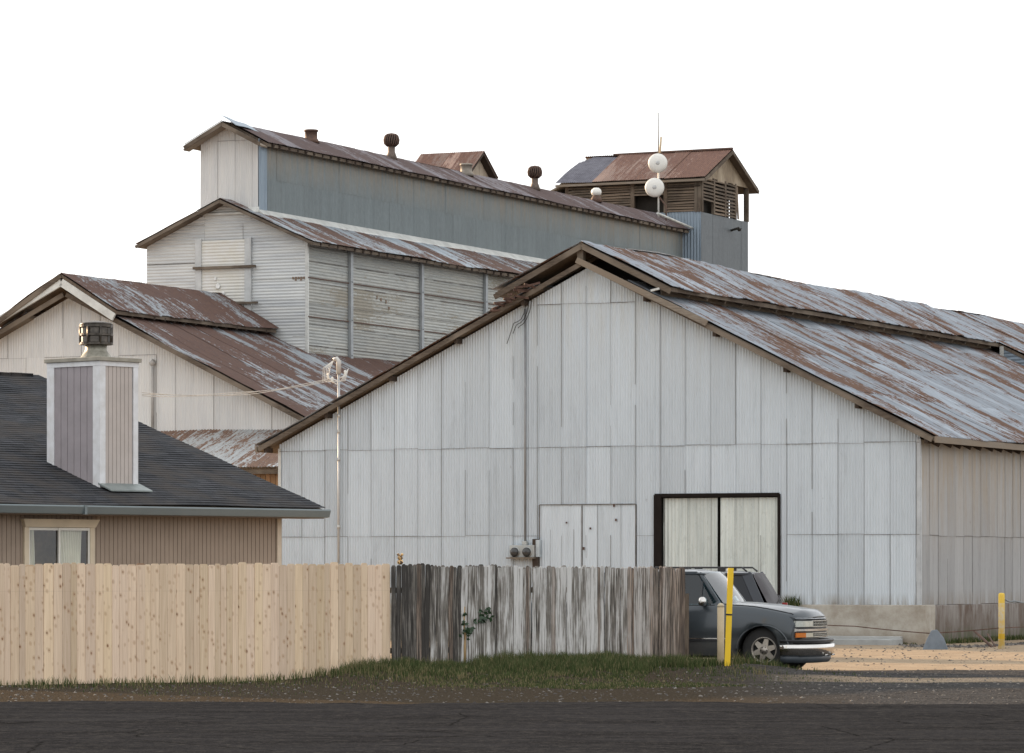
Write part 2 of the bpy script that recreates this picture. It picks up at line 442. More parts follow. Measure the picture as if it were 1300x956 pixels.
m, n, l, b = newmat('ground'); g = G(m)
tc = n.new('ShaderNodeTexCoord'); P_ = tc.outputs['Object']
f1 = g.noise(P_, 1.3, 6, .65); f2 = g.noise(P_, 22, 4, .7); f3 = g.noise(P_, .12, 3, .5)
vo = n.new('ShaderNodeTexVoronoi'); vo.inputs['Scale'].default_value = 28; l.new(P_, vo.inputs['Vector'])
spx = n.new('ShaderNodeSeparateXYZ'); l.new(P_, spx.inputs[0])
mpg = n.new('ShaderNodeMapping'); mpg.inputs['Scale'].default_value = (.25, .9, 1); l.new(P_, mpg.inputs[0]); f4 = g.noise(mpg.outputs[0], 1.0, 5, .6)
yy = g.math('ADD', spx.outputs[1], g.math('MULTIPLY_ADD', f4, 3.0, -1.5))     # ragged edges between the dirt lot and the dark verge
lot = g.ramp(yy, 68.6, 69.2)                    # pale dirt lot, with the brightness of its sunlit strip painted in
sunlit_band = g.math('MULTIPLY', g.ramp(yy, 61.4, 61.9), g.ramp(yy, 63.3, 63.8, 1, 0))  # speckled strip of sunlight painted into the ground colour
sunlit_band = g.math('MULTIPLY', sunlit_band, g.ramp(spx.outputs[0], 3.8, 5.6)); 
tan_ = g.mix(g.ramp(f1, .35, .65), (.42,.33,.235), (.33,.255,.18)); tan_ = g.mix(g.ramp(f2, .58, .72), tan_, (.16,.12,.09))
gry = g.mix(g.ramp(f1, .35, .65), (.065,.063,.063), (.040,.038,.037)); gry = g.mix(g.math('MULTIPLY', g.ramp(vo.outputs['Color'], .5, .9), .5), gry, (.20,.19,.175))
brn = g.mix(g.ramp(f2, .4, .6), (.045,.036,.026), (.085,.068,.05))
gry = g.mix(g.ramp(spx.outputs[0], 5.0, 2.5), gry, brn)
c = g.mix(g.math('MAXIMUM', lot, g.math('MULTIPLY', sunlit_band, g.ramp(f2, .42, .5))), gry, tan_)
far = g.ramp(spx.outputs[1], 120, 140); c = g.mix(far, c, (.2,.17,.13))
l.new(c, b.inputs['Base Color']); b.inputs['Roughness'].default_value = .95; b.inputs['Specular IOR Level'].default_value = 0
g.bump(g.math('ADD', f2, g.math('MULTIPLY', vo.outputs['Distance'], 1.0)), .9, .03, b)

mb = MB()
NX, NY = 150, 260
def gx(i): return -30 + 60*i/NX
def gy(j): return 20 + 90*j/NY
idx = [[mb.vert((gx(i), gy(j), berm(gx(i), gy(j))*min(1, max(0, (30-abs(gx(i)))/4), ) * min(1, (gy(j)-20)/5, (110-gy(j))/5))) for i in range(NX+1)] for j in range(NY+1)]
for j in range(NY):
    for i in range(NX):
        mb.face((idx[j][i], idx[j][i+1], idx[j+1][i+1], idx[j+1][i]), smooth=True)
BIG = 3000
o_ = [(-BIG,-200,0),(BIG,-200,0),(BIG,BIG,0),(-BIG,BIG,0)]
i_ = [(-30,20,0),(30,20,0),(30,110,0),(-30,110,0)]
for k in range(4):
    k2 = (k+1) % 4
    mb.quad(o_[k], o_[k2], i_[k2], i_[k])
tag(mb.build('ground', MATS['ground']), kind='structure')

# road in the foreground, a thin asphalt sheet just above the ground
m, n, l, b = newmat('asphalt'); g = G(m)
tc = n.new('ShaderNodeTexCoord'); P_ = tc.outputs['Object']
f1 = g.noise(P_, .8, 5, .6); f2 = g.noise(P_, 40, 3, .7)
vor = n.new('ShaderNodeTexVoronoi'); vor.feature = 'DISTANCE_TO_EDGE'; vor.inputs['Scale'].default_value = .45; vor.inputs['Randomness'].default_value = 1; wv = n.new('ShaderNodeMix'); wv.data_type = 'VECTOR'; wv.inputs['Factor'].default_value = .12; l.new(P_, wv.inputs['A']); nz = n.new('ShaderNodeTexNoise'); nz.inputs['Scale'].default_value = 2.5; l.new(P_, nz.inputs['Vector']); l.new(nz.outputs['Color'], wv.inputs['B']); l.new(wv.outputs['Result'], vor.inputs['Vector'])
mpr = n.new('ShaderNodeMapping'); mpr.inputs['Scale'].default_value = (.35, 1.2, 1); l.new(P_, mpr.inputs[0]); f5 = g.noise(mpr.outputs[0], 1.0, 6, .7); f6 = g.noise(P_, 9, 4, .7)
c = g.mix(g.ramp(f5, .38, .62), (.030,.030,.032), (.017,.017,.018)); c = g.mix(g.ramp(f6, .52, .66), c, (.050,.048,.046)); c = g.mix(g.ramp(vor.outputs['Distance'], .0, .012, .8, 0), c, (.008,.008,.008)); c = g.mix(g.ramp(f2, .55, .75), c, (.075,.072,.07))
l.new(c, b.inputs['Base Color']); b.inputs['Roughness'].default_value = .95; b.inputs['Specular IOR Level'].default_value = 0; g.bump(f2, .6, .01, b)
mb = MB(); prev = None
for i in range(-500, 501):
    x = i*.18; e = 50.5 - .05*x + noise.noise(Vector((x*.3, 0, 0)))*.9 + noise.noise(Vector((x*1.7, 3, 0)))*.5
    a, c_ = mb.vert((x, 12, .045)), mb.vert((x, e, .045))
    if prev: mb.face((prev[0], a, c_, prev[1]))
    prev = (a, c_)
tag(mb.build('road', MATS['asphalt']), kind='structure')

# ------------------------------------------------------------------ big barn
BF = Frame(355, 100.15, -TH)
BW, EAVE, PEAK, BL = 17.11, 4.94, 9.17, 52.0
RX = BW/2; SL = (PEAK-EAVE)/RX
barn = BF.empty('barn', 'big gable-fronted barn of grey corrugated sheets on a concrete footing, roof streaked with rust', 'barn')
FZ = .93
def front_top(off=0.0): return [(0, EAVE+off), (RX, PEAK+off), (BW, EAVE+off)]
DX0, DX1, DZ = 10.34, 13.58, 3.58
PX0, PX1, PZ = 7.27, 9.84, 3.36
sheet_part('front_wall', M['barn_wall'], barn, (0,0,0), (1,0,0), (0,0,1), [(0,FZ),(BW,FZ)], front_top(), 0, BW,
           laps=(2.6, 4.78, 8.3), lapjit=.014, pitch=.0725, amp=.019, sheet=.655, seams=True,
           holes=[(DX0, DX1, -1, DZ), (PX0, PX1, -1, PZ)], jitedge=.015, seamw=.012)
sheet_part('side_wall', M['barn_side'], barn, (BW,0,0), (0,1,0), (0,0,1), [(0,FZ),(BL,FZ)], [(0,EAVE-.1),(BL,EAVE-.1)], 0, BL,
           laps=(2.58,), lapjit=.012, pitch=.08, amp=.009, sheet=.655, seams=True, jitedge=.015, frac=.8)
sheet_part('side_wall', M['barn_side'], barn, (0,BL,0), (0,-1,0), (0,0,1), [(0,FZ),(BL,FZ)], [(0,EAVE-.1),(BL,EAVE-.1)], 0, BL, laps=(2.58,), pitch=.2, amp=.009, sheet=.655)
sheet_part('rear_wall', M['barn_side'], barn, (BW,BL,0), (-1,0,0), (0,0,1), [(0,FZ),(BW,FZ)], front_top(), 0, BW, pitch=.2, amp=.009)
# corner flashing
mb = MB(); mb.box(BW-.09, BW+.022, -.028, -.018, FZ, EAVE-.08); mb.box(BW+.018, BW+.028, -.018, .05, FZ, EAVE-.12); mb.build('corner_flashing', plain('grey_flashing', (.50,.52,.53), .5, .2, .1), barn)
mb = MB(); mb.box(-.03, .05, -.028, -.018, FZ, EAVE-.1); mb.build('corner_flashing', M['flash'], barn)
# roof: lower slopes
OV, FO = .52, .35
def slope_part(name, mat, par, side, cx, xin, xout, z_at, sl, y0, y1, pitch=.08, amp=.016, warp=None, laps=(), deck=True, sheet=.66, vstep=.8, uvoff=0, lift=0.0, jit=.04, deckmat=None, rsheet=None):
    """one roof slope. cx ridge x, xin/xout distances from the ridge, z_at height at the ridge line"""
    ln = sqrt(1+sl*sl); L_ = (xout-xin)*ln
    if side > 0:
        O = (cx+xout, y0, z_at-sl*xout+lift); U = (0,1,0); V = (-1,0,sl)
    else:
        O = (cx-xout, y1, z_at-sl*xout+lift); U = (0,-1,0); V = (1,0,sl)
    o = sheet_part(name, mat, par, O, U, V, [(0,0),(y1-y0,0)], [(0,L_),(y1-y0,L_)], 0, y1-y0, pitch=pitch, amp=amp, sheet=sheet, laps=laps, warp=warp, vstep=vstep, lapjit=.05, off=.012, tilt=.01, jitedge=jit)
    if deck:
        md = MB(); d = .10
        za, zb = z_at-sl*xin-.05+lift, z_at-sl*xout-.05+lift
        xa, xb = cx+side*xin, cx+side*(xout-.05)
        md.hexa([(xa,y0+.03,za-d),(xb,y0+.03,zb-d+ .05*sl),(xb,y1,zb-d+.05*sl),(xa,y1,za-d),(xa,y0+.03,za),(xb,y0+.03,zb+.05*sl),(xb,y1,zb+.05*sl),(xa,y1,za)])
        md.build('roof_deck', deckmat or M['old_wood'], o)
    return o
ZR = PEAK + .22
for sd in (1, -1):
    slope_part('roof_slope', M['barn_roof'], barn, sd, RX, 1.2, RX+OV, ZR, SL, -FO, BL+.3, warp=roofwarp(3+sd, .022), amp=.017, laps=(2.4, 4.9, 7.2), jit=.03)
# rake boards of lower roof
mb = MB()
for sd in (1, -1):
    a = (RX+sd*.0, -FO+.0, ZR-.14-.02); b_ = (RX+sd*(RX+OV-.1), -FO, ZR-SL*(RX+OV-.1)-.14)
    MB.beam(mb, (a[0]+sd*.05, a[1]-.01, a[2]), b_, .04, .11, up=(0,0,1))
mb.build('rake_board', M['old_wood_x'], barn)
mb = MB()
mb.beam((RX-.12, -FO-.06, ZR-.06), (RX+3.3, -FO-.06, ZR-SL*3.3-.06), .08, .14)
mb.build('ridge_timber', M['pale_wood'], barn)
mb = MB(); mb.beam((RX+RX+OV-.02, -FO, ZR-SL*(RX+OV)-.08), (RX+RX+OV-.02, BL, ZR-SL*(RX+OV)-.08), .05, .15); mb.build('eave_board', M['pale_wood'], barn)
mb = MB(); mb.beam((-OV+.02, -FO, ZR-SL*(RX+OV)-.08), (-OV+.02, BL, ZR-SL*(RX+OV)-.08), .05, .15); mb.build('eave_board', M['pale_wood'], barn)
row_parts('rafter_tail', M['dark_wood'], barn, lambda q: q.beam((RX+RX-.4, 0, ZR-SL*(RX-.4)-.24), (RX+RX+OV-.12, 0, ZR-SL*(RX+OV-.12)-.24), .06, .14), [.3+k*.8 for k in range(24)])
for f in (.18, .38, .58, .78, .97):
    for sd in (1, -1):
        x = RX+sd*(RX+OV)*f; mb = MB(); mb.beam((x, -FO+.05, ZR-SL*abs(x-RX)-.24), (x, .02, ZR-SL*abs(x-RX)-.24), .09, .12); mb.build('lookout_beam', M['dark_wood'], barn)

# raised ridge vent (monitor)
MH = 2.38; MZ = 9.80; FO2 = .42; YB = BF.onX(1270, RX+MH)[0]
for sd in (1, -1):
    slope_part('vent_roof_slope', M['barn_roof'], barn, sd, RX, .0, MH, MZ, SL, -FO2, YB if sd > 0 else BL, warp=roofwarp(11+sd, .05, 1.6), laps=(), jit=.07, vstep=.5)
slope_part('vent_roof_slope', M['barn_roof'], barn, 1, RX, .0, 6.3, MZ, SL, YB, BL, warp=roofwarp(15, .03), laps=(2.3, 4.6), jit=.05)
mb = MB(); 
mb.box(RX-.16, RX-.0, -FO2+.12, -FO2+.28, PEAK+.10, MZ-.16)
mb.build('ridge_post', M['old_wood'], barn)
mb = MB()
for sd in (1, -1):
    mb.beam((RX, -FO2+.03, MZ-.13), (RX+sd*(MH-.03), -FO2+.03, MZ-SL*MH-.13), .05, .13)
    for q in range(7):
        y = .6 + q*.9
    for y in [1+q*1.2 for q in range(42)]:
        mb.beam((RX, y, MZ-.20), (RX+sd*(MH-.1), y, MZ-SL*(MH-.1)-.20), .05, .1)
mb.build('vent_rafters', M['old_wood_x'], barn)
for sd in (1, -1):
    x = RX+sd*1.75; row_parts('vent_post', M['dark_wood'], barn, lambda q: q.box(x-.05, x+.05, 0, .1, ZR-SL*1.75, MZ-SL*1.75-.15), [0.2+q*2.4 for q in range(9)])

mb = MB()
mb.beam((RX+1.98, -.1, ZR-SL*1.98+.08), (RX+1.98, BL, ZR-SL*1.98+.08), .03, .30)
mb.beam((RX+1.97, 5.0, ZR-SL*1.98+.30), (RX+1.97, BL, ZR-SL*1.98+.30), .02, .12)
mb.beam((RX-1.72, -.1, ZR-SL*1.72+.10), (RX-1.72, BL, ZR-SL*1.72+.10), .03, .26)
mb.build('vent_side_boards', wood('vent_boards', (.19,.155,.12), (.11,.088,.068), (.23,.19,.15), axis=1), barn)
mb = MB()
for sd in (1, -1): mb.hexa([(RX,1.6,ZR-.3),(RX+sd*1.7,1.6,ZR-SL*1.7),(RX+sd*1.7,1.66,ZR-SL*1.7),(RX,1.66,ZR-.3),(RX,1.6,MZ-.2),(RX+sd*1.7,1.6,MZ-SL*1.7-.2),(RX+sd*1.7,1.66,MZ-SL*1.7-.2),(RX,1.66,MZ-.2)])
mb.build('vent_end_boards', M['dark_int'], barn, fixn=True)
mb = MB(); mb.beam((RX+1.9, -.55, ZR-SL*1.9+.06), (RX+2.1, -.5, MZ-SL*2.1-.2), .05, .08, up=(0,1,0)); mb.build('loose_bracket', M['flash'], barn)
# rusty scraps and pale sheet under the left vent eave
mb = MB()
for k in range(16):
    x = RX-2.5+random.random()*1.1; z = MZ-SL*abs(x-RX)-.28-random.random()*.18
    mb.beam((x, -.7+random.random()*.3, z), (x+random.uniform(.1,.35), -.6+random.random()*.4, z+random.uniform(-.08,.1)), .04, .05)
mb.build('rusty_scraps', M['seam_rust'], barn)
# wall under the wider roof part
# horizontal ribs: U up, V towards -x
x_a, x_b = RX+2.42, RX+6.1
za, zb_ = ZR-SL*(x_a-RX), ZR-SL*(x_b-RX)
ha = (MZ-ZR)-.1
mb = MB(uv=True)
corr(mb, (x_b,YB+.05,0), (0,0,1), (-1,0,0), [(zb_-.02,0),(zb_+ha,0),(za+ha,x_b-x_a)], [(zb_-.02,0.02),(za-.02,x_b-x_a),(za+ha,x_b-x_a)], zb_-.02, za+ha, pitch=.1, amp=.012, sheet=3)
mb.build('vent_end_wall', M['blue_galv'], barn)
mb = MB(); mb.box(RX+2.36, RX+2.48, YB-.01, YB+.03, ZR-SL*2.4-.05, MZ-SL*2.4-.1); mb.build('corner_flashing', M['flash'], barn)
# footing
m = M['concrete'] = plain('stained_concrete', (.40,.37,.31), .85, 0, .1, 1.6, col2=(.27,.24,.20), bump=.02)
g = G(m); n = m.node_tree.nodes; l = m.node_tree.links; b = n['Principled BSDF']
vec, xyz = g.obj(); f1 = g.noise(vec, 1.3, 8, .72, .1); f2 = g.noise(vec, 9, 5, .7)
c = g.mix(g.ramp(f1, .42, .66), (.43,.40,.345), (.27,.23,.18)); c = g.mix(g.ramp(f2, .66, .74), c, (.13,.11,.09))
c = g.mix(g.math('MULTIPLY', g.ramp(xyz[2], -.1, .35, 1, 0), .5), c, (.24,.17,.10)); l.new(c, b.inputs['Base Color'])
m = M['concrete_dark'] = plain('mossy_concrete', (.16,.13,.11), .9, 0, .2, 1.6, bump=.02)
g = G(m); n = m.node_tree.nodes; l = m.node_tree.links; b = n['Principled BSDF']
vec, xyz = g.obj(); mp = n.new('ShaderNodeMapping'); mp.inputs['Scale'].default_value = (3, 1.6, .5); l.new(vec, mp.inputs[0])
f1 = g.noise(mp.outputs[0], 1.4, 6, .7, .4)
c = g.mix(g.ramp(f1, .38, .62), (.27,.25,.23), (.115,.08,.06)); c = g.mix(g.ramp(xyz[2], -.0, .85, .8, 0), c, (.10,.075,.055))
c = g.mix(g.math('MULTIPLY', g.ramp(xyz[2], .0, .42, 1, 0), g.ramp(f1, .45, .55)), c, (.055,.075,.025)); l.new(c, b.inputs['Base Color'])
mb = MB(); mb.box(-.2, BW+.18, -.16, .6, -.3, FZ); mb.build('footing', M['concrete'], barn, bevel=.02)
mb = MB(); mb.box(BW-.4, BW+.14, .6, BL, -.3, FZ-.012); mb.build('footing', M['concrete_dark'], barn, bevel=.02)
# sliding doors
dr = MB(); dr.box(DX0-.02, DX0+.17, -.06, .02, FZ-.8, DZ); dr.box(DX0, DX1, -.05, .02, DZ-.06, DZ+.03); dr.box(DX1-.05, DX1+.02, -.05, .02, FZ-.8, DZ)
df = dr.build('door_frame', plain('black_door_frame', (.018,.014,.012), .9, spec=.1), barn)
for (a, b_) in ((DX0+.17, 11.93), (12.02, DX1-.06)):
    dd = sheet_part('sliding_door', M['door_sheet'], barn, (0, .10 if a < 11 else .07, 0), (1,0,0), (0,0,1), [(a,.05),(b_,.05)], [(a,DZ-.08),(b_,DZ-.08)], a, b_, pitch=.095, amp=.02, sheet=.62, seams=True, seamw=.01)
mb = MB(); mb.box(DX0, DX1, .35, .4, 0, DZ); mb.build('door_backing', M['dark_int'], barn)
# flush wall door made of the same sheets
dd = sheet_part('wall_door', M['barn_wall'], barn, (0, -.012, 0), (1,0,0), (0,0,1), [(PX0,FZ),(PX1,FZ)], [(PX0,PZ),(PX1,PZ)], PX0, PX1, pitch=.0725, amp=.011, sheet=.63, seams=True, seamw=.011)
mb = MB(); mb.box(PX0, PX1, -.045, -.025, PZ-.008, PZ+.014); mb.box(PX0-.012, PX0+.01, -.045, -.025, FZ, PZ); mb.box(PX1-.01, PX1+.008, -.045, -.025, FZ, PZ); mb.box(8.40, 8.425, -.05, -.034, FZ, PZ)
mb.build('door_trim', SEAM, barn)
for (x, z, h) in ((8.62, 2.75, .05), (9.25, 3.3, .07), (9.3, 2.95, .06), (7.98, 2.9, .04), (8.44, 2.25, .07)):
    mb = MB(); mb.box(x, x+.035, -.06, -.03, z, z+h); mb.build('hinge', M['seam_rust'], barn)

# wall fittings
mb = MB(); mb.tube([(6.89,-.06,2.4),(6.89,-.06,8.2)], .028, 8); mb.build('conduit', plain('grey_conduit', (.30,.30,.30), .5, .4), barn)
mb = MB()
for k in range(3):
    pts = [(6.4+.15*k+.5*t+.03*sin(9*t+k), -.08-.02*k, 7.35+.12*k+1.0*t+ .15*sin(6*t+k)) for t in [q/8 for q in range(9)]]
    mb.tube(pts, .009, 5)
mb.build('loose_cable', M['dark_int'], barn)
mt = BF.empty('electric_meter', 'pair of round electric meters on a small shelf fixed to the grey barn front', 'meter box', x=6.85, y=-.02, z=2.2)
mb = MB(); mb.box(-.34, .33, -.14, .0, -.13, .17); mb.box(-.02,.1,-.1,0,.17,.27); mb.build('enclosure', plain('meter_grey', (.45,.46,.44), .5, .2), mt, bevel=.01)
for x in (-.19, .14):
    mb = MB(); mb.lathe([(.105,-.14),(.115,-.19),(.09,-.23),(.02,-.25)], 20, (x, 0, .0), 'y'); o = mb.build('meter_glass', plain('meter_glass', (.05,.05,.05), .15, 0, .1), mt)
    mb = MB(); mb.lathe([(.128,-.142),(.128,-.165),(.112,-.165)], 20, (x, 0, .0), 'y', cap=False); mb.build('ring', plain('meter_ring', (.5,.5,.48), .3, .7), mt)
mb = MB(); mb.box(-.38, .36, -.26, 0, -.165, -.132); mb.build('shelf', M['old_wood_x'], mt)
mb = MB(); mb.box(.36, .46, -.12, 0, -.12, .3); mb.build('switch_box', plain('switch_box_grey', (.55,.60,.62), .5, .2), mt)
pt = MB(); pt.box(-.07, .07, -.09, .0, -.9, 0)
pt.build('door_post', M['dark_wood'], barn).location = (7.19, -.05, 2.52)
# service mast
mast = BF.empty('service_mast', 'pale electric service mast rising past the left eave of the grey barn', 'service mast', x=BF.onY(430, -.12)[0], y=-.12, z=0)
mb = MB(); mb.tube([(0,0,1.0),(0,0,6.72)], .032, 10); mb.build('pipe', plain('galv_pipe', (.55,.55,.54), .45, .5, .1), mast)
mb = MB(); mb.tube([(0,0,6.70),(0,0,7.02),(-.05,-.02,7.09),(-.13,-.04,7.06)], [.06,.065,.06,.045], 10)
wg = plain('weatherhead_grey', (.6,.58,.54), .5, .3); mb.build('weatherhead', wg, mast)
for z in (2.8, 4.5, 5.6, 5.2): mb = MB(); mb.lathe([(.042,z),(.042,z+.09)], 10); mb.build('coupling', wg, mast)
for k, (dx, dz) in enumerate(((-.28,6.60),(.20,6.66),(-.16,6.50))):
    mb = MB(); mb.lathe([(.02,0),(.035,.03),(.02,.06),(.035,.09),(.02,.13)], 10, (dx, -.04, dz)); mb.tube([(dx,-.04,dz),(0,0,dz-.08)], .012, 6); mb.build('insulator', M['white_dish'], mast)
mb = MB()
for k in range(5):
    a0 = -.1-.02*k
    mb.tube([(-.12,-.04,7.05),(-.2-.05*k,-.08,6.85),(-.25-.04*k,-.08,6.62-.03*k),(-.1,-.07,6.50),(.1+.03*k,-.07,6.52),(.22+.02*k,-.05,6.75+.02*k)], .007, 5)
mb.build('drip_loop', M['white_dish'], mast)
mp_ = BF.o + BF.u*(BF.onY(430, -.12)[0]-.26) + BF.d*(-.14) + Vector((0,0,6.58))
# the service drop runs left to the house chimney side
k = (178-CX)/F; e = Vector((k*78, 78.4, H+(HZ-498)/F*78))
mb = MB()
for j in range(3):
    pts = [];
    for i in range(25):
        t = i/24; p = mp_.lerp(e, t); p.z -= .16*4*t*(1-t) + .02*j; p.z += .012*sin(t*14+j*2); pts.append(p)
    mb.tube(pts, .007, 5)
tag(mb.build('service_cable', plain('pale_cable', (.62,.56,.48), .6)), 'thin pale overhead power cable running from the service mast to the house chimney', 'cable')

# ------------------------------------------------------------------ mill (tall building with raised upper storey)
MF = Frame(390, 128.2, -TH, .9775)
mill = MF.empty('grain_mill', 'tall corrugated mill with pale ribbed front, strapped side wall and long grey upper storey', 'mill')
MWD, ME, MC, MPK, ML = 6.14, 12.8, -3.07, 14.15, 38.0
ms = (MPK-ME)/(MWD/2)
# front: horizontal corrugation -> U vertical, V across (-x); N = U x V must face -y: (0,0,1)x(-1,0,0) = (0,-1,0)
def gable_band(z, half=MWD/2): return max(0.0, min(half, (MPK-z)/ms))
pl_b = [(0, MC*-1-MWD/2)]; 
zt = MPK
bot = [(0, 0.0), (ME, 0.0), (MPK, MWD/2)]; top = [(0, MWD), (ME, MWD), (MPK, MWD/2)]
mb = MB(uv=True); sm = MB()
for (v0, v1, js) in ((0, 3.9, 1), (3.9, 6.14, 2)):
    b2 = [(u, max(v, v0)) for u, v in ((0, 0.0), (ME, 0.0), (ME+(min(v0, 3.07))*ms, max(0, min(v0, 3.07))), (MPK, MWD/2))]
    t2 = [(u, min(v, v1)) for u, v in ((0, MWD), (ME, MWD), (ME+ms*max(0, MWD-v1) if v1 > 3.07 else MPK, v1), (MPK, MWD/2))]
    if v0 == 0: t2 = [(0, 3.9), (ME+ms*(MWD-3.9), 3.9), (MPK, 3.07)]; b2 = [(0,0),(ME,0),(MPK,3.07)]
    else: b2 = [(0,3.9),(ME+ms*(MWD-3.9),3.9),(ME+ms*(MWD-3.9)+.001,3.9)]; t2 = [(0,6.14),(ME,6.14),(ME+ms*(MWD-3.9),3.9)]
    corr(mb, (0,0,0), (0,0,1), (-1,0,0), b2, t2, 0, MPK if v0 == 0 else ME+ms*(MWD-3.9), pitch=.105, amp=.012, sheet=.64, laps=(2.2,) if v0 == 0 else (), lapjit=.25, seams=sm, seamw=.02, frac=.6)
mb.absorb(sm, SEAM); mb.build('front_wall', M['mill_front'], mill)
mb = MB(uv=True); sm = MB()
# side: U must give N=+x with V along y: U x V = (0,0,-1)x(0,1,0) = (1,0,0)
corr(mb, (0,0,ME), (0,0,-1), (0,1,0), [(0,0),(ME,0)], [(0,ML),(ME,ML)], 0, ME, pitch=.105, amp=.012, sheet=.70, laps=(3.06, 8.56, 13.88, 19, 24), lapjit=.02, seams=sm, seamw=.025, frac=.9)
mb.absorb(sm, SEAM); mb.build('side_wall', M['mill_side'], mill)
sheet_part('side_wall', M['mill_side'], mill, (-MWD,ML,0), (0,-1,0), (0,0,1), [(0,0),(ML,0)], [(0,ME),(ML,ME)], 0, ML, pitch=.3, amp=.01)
for y in (3.06, 8.56, 13.88, 19.2, 24.5, 29.8):
    mb = MB(); mb.box(0.015, .12, y-.09, y+.09, 4.5, ME-.1)
    for z in (6, 7.5, 9.1, 10.3, 11.6): mb.lathe([(.035,0),(.02,.03)], 8, (.12, y, z), 'x')
    mb.build('wall_strap', plain('strap_grey%d' % int(y), (.36,.38,.39), .5, .3, .1), mill)
for z in (11.55, 10.25):
    mb = MB(); mb.beam((.04, 0, z), (.04, ML, z+.0), .02, .035); mb.build('tie_rod', M['rust_iron'], mill)
mb = MB(); mb.box(-.06, .03, -.035, -.02, 4.5, ME-.05); mb.box(.02, .035, -.02, .06, 4.5, ME-.05); mb.build('corner_flashing', M['flash'], mill)
mb = MB()
for x, zt_ in ((-4.1, 12.95), (-2.2, 12.95)):
    mb.box(x-.12, x+.12, -.10, -.02, 8.0, zt_)
mb.build('door_rails', plain('pale_batten', (.56,.57,.56), .6, .1), mill)
mb = MB(uv=True); corr(mb, (0,-.05,0), (0,0,1), (-1,0,0), [(8,2.3),(12.9,2.3)], [(8,3.98),(12.9,3.98)], 8, 12.9, pitch=.105, amp=.012, sheet=.8)
mb.build('loft_door', plain('loft_door_metal', (.62,.60,.53), .55, .1, .12, 2, col2=(.66,.66,.64)), mill)
mb = MB(); mb.box(-4.25, -1.88, -.2, -.1, 11.93, 12.02); mb.build('crossbar', M['old_wood_x'], mill)
mb = MB(); mb.box(-3.0, -1.8, -.2, -.1, 10.72, 10.79); mb.build('crossbar', M['old_wood_x'], mill)
m = plain('bare_bright_patch', (.85,.85,.82), .5, .1)
for x, z, s in ((-3.35,11.35,.10),(-3.15,11.1,.07),(-3.4,10.95,.09),(-3.45,11.6,.06),(-3.3,10.6,.06),(-3.0,10.9,.05)):
    mb = MB(); mb.lathe([(s,-.085),(s*.8,-.095)], 9, (x,0,z), 'y'); mb.build('paint_patch', m, mill)

fr_ = plain('faded_rust', (.24,.17,.12), .85)
for (y, z) in ((5.1,11.2),(5.4,11.15),(5.8,11.1),(6.0,10.9),(14.5,10.6),(14.8,10.6),(15.1,10.55)):
    mb = MB(); mb.box(.015, .028, y, y+random.uniform(.05,.12), z-.06, z+random.uniform(.03,.15)); mb.build('rust_mark', fr_, mill)
for k in range(5):
    mb = MB(); mb.box(-.55+.10*k, -.48+.10*k, -.032, -.018, 11.5-.05*(k%2), 11.58); mb.build('rust_mark', fr_, mill)
for sd in (1, -1):
    slope_part('roof_slope', M['mill_roof'], mill, sd, MC, .9, MWD/2+(.45 if sd > 0 else .18), MPK+.12, ms, -.45, ML, pitch=.1, amp=.012, warp=roofwarp(21+sd, .03), jit=.03)
mb = MB(uv=True)
# little cap roof in front of the upper storey
for sd in (1, -1):
    slope_part('roof_slope', M['mill_roof'], mill, sd, MC, 0, .9, MPK+.12, ms, -.45, .3, pitch=.1, amp=.012, jit=0)
mb = MB()
for sd in (1, -1): mb.beam((MC, -.46, MPK+.02), (MC+sd*(MWD/2+(.45 if sd > 0 else .18)), -.46, MPK+.02-ms*(MWD/2+(.45 if sd > 0 else .18))), .04, .10)
mb.build('rake_board', M['old_wood_x'], mill)
row_parts('rafter_tail', M['dark_wood'], mill, lambda q: q.beam((-.1, 0, ME+.02), (.42, 0, ME-.18), .08, .12), [.2+k*.62 for k in range(32)])
# upper storey
UX0, UX1, UE, UP, UY = -4.21, -2.02, 16.2, 16.76, .3
UC = (UX0+UX1)/2; usl = (UP-UE)/((UX1-UX0)/2)
sheet_part('upper_front_wall', M['left_wall'], mill, (UX0,UY,0), (1,0,0), (0,0,1), [(0,13.3),(UX1-UX0,13.3)], [(0,UE),((UX1-UX0)/2,UP),(UX1-UX0,UE)], 0, UX1-UX0, pitch=.085, amp=.011, sheet=.66, laps=(16.25,), seams=True, seamw=.012)
ULn = 37.7
mb = MB(uv=True)
corr(mb, (UX1,UY,0), (0,1,0), (0,0,1), [(0,13.6),(ULn,13.6)], [(0,UE+.1),(ULn,UE+.1)], 0.55, ULn, pitch=.11, amp=.009, sheet=.66, laps=(15.0,), lapjit=.01)
mb.build('upper_side_wall', M['upper_side'], mill)
mb = MB(uv=True); corr(mb, (UX1+.02,UY,0), (0,1,0), (0,0,1), [(0,13.6),(.6,13.6)], [(0,UE+.1),(.6,UE+.1)], 0, .6, pitch=.1, amp=.02, sheet=.66)
mb.build('corner_sheet', M['blue_galv'], mill)
sheet_part('upper_side_wall', M['upper_side'], mill, (UX0,UY+ULn,0), (0,-1,0), (0,0,1), [(0,13.3),(ULn,13.3)], [(0,UE),(ULn,UE)], 0, ULn, pitch=.4, amp=.01)
for sd in (1, -1):
    slope_part('upper_roof_slope', M['ridge_roof'], mill, sd, UC, 0, (UX1-UX0)/2+.35, UP+.14, usl, -.25 if sd < 0 else .35, UY+ULn+.1, pitch=.12, amp=.013, warp=roofwarp(31+sd, .02), jit=.03)
mb = MB()
for sd in (1, -1): mb.beam((UC, -.24, UP+.02), (UC+sd*((UX1-UX0)/2+.35), -.24, UP+.02-usl*((UX1-UX0)/2+.35)), .05, .13)
mb.build('rake_board', M['old_wood_x'], mill)
mb = MB()
